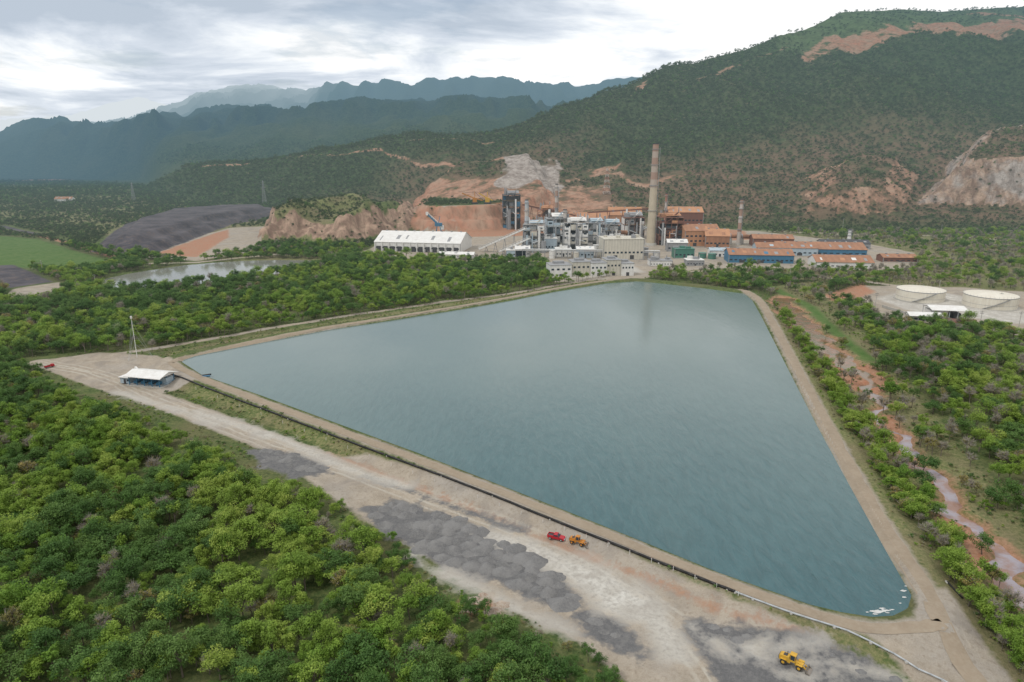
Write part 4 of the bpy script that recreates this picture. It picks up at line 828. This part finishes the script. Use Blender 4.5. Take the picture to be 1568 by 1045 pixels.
row=PL([(240,534),(300,523),(400,505),(480,492),(560,480),(640,470),(740,457),(800,447),(880,434),(960,421)],-1.3)
X,Y=along(row,4.0,1.0,rg); Y+=6; scatter('tree_row',X,Y,rg.uniform(.65,1.1,len(X)),rg.choice([0,1,4,12,12,9],len(X)),NEARC,seed=4)
row2=PL([(1182,470),(1205,515),(1250,585),(1290,650),(1340,725),(1390,800),(1435,860),(1490,930),(1560,1020)],-.5)
X1,Y1=along(row2,1.0,2.0,rg); X2,Y2=along([(x+6,y) for x,y in row2],1.3,2.6,rg); X=np.r_[X1,X2];Y=np.r_[Y1,Y2]; m=(pond_sd(X,Y)>11)&(sd_line(X,Y,RIGHTROAD,3)<-1.2)&(sd_line(X,Y,CREEK,CRW)<-1); X,Y=X[m],Y[m]
scatter('dike_hedge',X,Y,rg.uniform(.35,.85,len(X)),rg.choice([0,1,2,3,3,12,10,7,8],len(X)),NEARC,seed=5)
X,Y=jgrid(-260,360,75,620,1.9,rg); m=inview(X,Y); X,Y=X[m],Y[m]; ps=pond_sd(X,Y); g_=uni(X,Y,GRASS); b_=bare(X,Y)
m=(ps>7)&(b_<-.3)&((g_>-2)|(b_>-9))&(sd_poly(X,Y,FORESTL)<4)&(rg.random(len(X))<.55*(fbm(X/8,Y/8,2,19)>.43)+.1); X,Y=X[m],Y[m]
scatter('verge_shrubs',X,Y,rg.uniform(.2,.65,len(X))*rg.uniform(.5,1,len(X)),rg.choice([9,10,11,11],len(X)),NEARC,seed=6)
# far plain + hillsides, spacing grows with distance
SPC=.0046
aa,ll=np.meshgrid(np.arange(-1.0,1.0,SPC),np.arange(math.log(760),math.log(2650),SPC*1.1)); aa=aa.ravel()+rg.uniform(-.5,.5,aa.size)*SPC; ll=ll.ravel()+rg.uniform(-.5,.5,ll.size)*SPC
Y=np.exp(ll); X=aa*Y; Z,s_,az_,hh,ps,cl,rgh=height(X,Y,True)
c_,r_,q_=cuts(X,Y,Z,s_,az_,rgh); b_=bare(X,Y); lowm=sm(s_,0,.05)*(1-sm(s_,.2,.4))*(az_>-.2)
band=lambda c,w:(c>-2)&(c<w)
m=(c_<.40)&(q_<.35)&(b_<-4)&(s_<1.02)&~(cl[4]>-3)
inb=band(cl[0],24)|band(cl[1],34)|band(cl[2],46)
m&=~((s_>=1.005)&(Y>0)&(Z<60)); 
pr=np.where(lowm>.3,.55,.9); pr=np.where((az_>-.2)&(az_<.1)&(s_>0)&(s_<.7),.5,pr); pr=np.where((az_>.36)&(s_>.84),.35,pr); pr=np.where((s_==0),np.where(fbm(X/60,Y/60,3,21)>.47,.9,.35),pr); pr=np.where(inb,.10,pr); m&=rg.random(len(X))<pr
m&=~((s_==0)&(X>60)&(Y<900))
X,Y,Z,s_=X[m],Y[m],Z[m],s_[m]; q=rg.random(len(X)); idx=rg.integers(0,3,len(X)); idx=np.where(q<.30,3+rg.integers(0,2,len(X)),idx); idx=np.where(q>.95,5,idx); idx=np.where((q>.89)&(q<.95),6,idx)
sc=np.clip(Y/1700,.55,1.0)*rg.uniform(.55,1.15,len(X)); scatter('hillside_forest',X,Y,sc,idx,FARC,Z-.8,seed=7)
# ---------------------------------------------------------------- sky, sun, camera
SUN_EL,SUN_AZ=R(52),R(-120)   # azimuth measured from +Y clockwise
w=bpy.data.worlds.new('World'); bpy.context.scene.world=w; w.use_nodes=True; w.node_tree.nodes.clear(); t=NT(w.node_tree)
sky=t.n('ShaderNodeTexSky',sky_type='NISHITA'); sky.sun_disc=False; sky.sun_elevation=SUN_EL; sky.sun_rotation=SUN_AZ; sky.dust_density=2
bg=t.n('ShaderNodeBackground'); t.l(sky.outputs[0],bg.inputs[0]); bg.inputs[1].default_value=.12
tc=t.n('ShaderNodeTexCoord'); sp=t.n('ShaderNodeSeparateXYZ'); t.l(tc.outputs['Generated'],sp.inputs[0]); zz=t.math('ADD',t.math('ABSOLUTE',sp.outputs[2]),.10)
cb=t.n('ShaderNodeCombineXYZ'); t.l(t.math('DIVIDE',sp.outputs[0],zz),cb.inputs[0]); t.l(t.math('MULTIPLY',t.math('DIVIDE',sp.outputs[1],zz),1.0),cb.inputs[1]); cb.inputs[2].default_value=5.1
n1=t.noise(cb.outputs[0],.7,10,.58,.5); n2=t.noise(cb.outputs[0],.22,3,.5); n3=t.noise(cb.outputs[0],.8,7,.6)
side=t.math('MULTIPLY',sp.outputs[0],.11)
cl_=t.ramp(t.math('ADD',t.math('ADD',t.math('MULTIPLY',n1,.8),t.math('MULTIPLY',n2,.2)),side),[(.35,(.48,.55,.64)),(.42,(.64,.70,.78)),(.47,(.84,.88,.92)),(.51,(1.0,1.0,1.0))])
hz=t.mr(sp.outputs[2],0,.09,.6,0); cl_=t.mix(hz,cl_,(.84,.88,.92))
bc=t.n('ShaderNodeBackground'); t.l(cl_,bc.inputs[0]); bc.inputs[1].default_value=1.08
cov=t.mr(n3,.36,.44,.6,1); mx=t.n('ShaderNodeMixShader'); t.l(cov,mx.inputs[0]); t.l(bg.outputs[0],mx.inputs[1]); t.l(bc.outputs[0],mx.inputs[2]); wo=t.n('ShaderNodeOutputWorld'); t.l(mx.outputs[0],wo.inputs[0])
ld=bpy.data.lights.new('sun','SUN'); ld.energy=1.5; ld.angle=R(12); ld.color=(1,.96,.9); lo=link(bpy.data.objects.new('sun',ld))
dv=Vector((math.sin(SUN_AZ)*math.cos(SUN_EL),math.cos(SUN_AZ)*math.cos(SUN_EL),math.sin(SUN_EL))); lo.rotation_euler=dv.to_track_quat('Z','Y').to_euler(); lo.location=dv*500
cd=bpy.data.cameras.new('camera'); cd.sensor_width=36; cd.lens=36*FPX/1568; cd.clip_start=1; cd.clip_end=20000
co=link(bpy.data.objects.new('camera',cd)); co.location=(0,0,CH); co.rotation_euler=(R(90)-PIT,0,0)
s=bpy.context.scene; s.camera=co; s.view_settings.view_transform='Standard'; s.view_settings.look='None'; s.view_settings.exposure=0
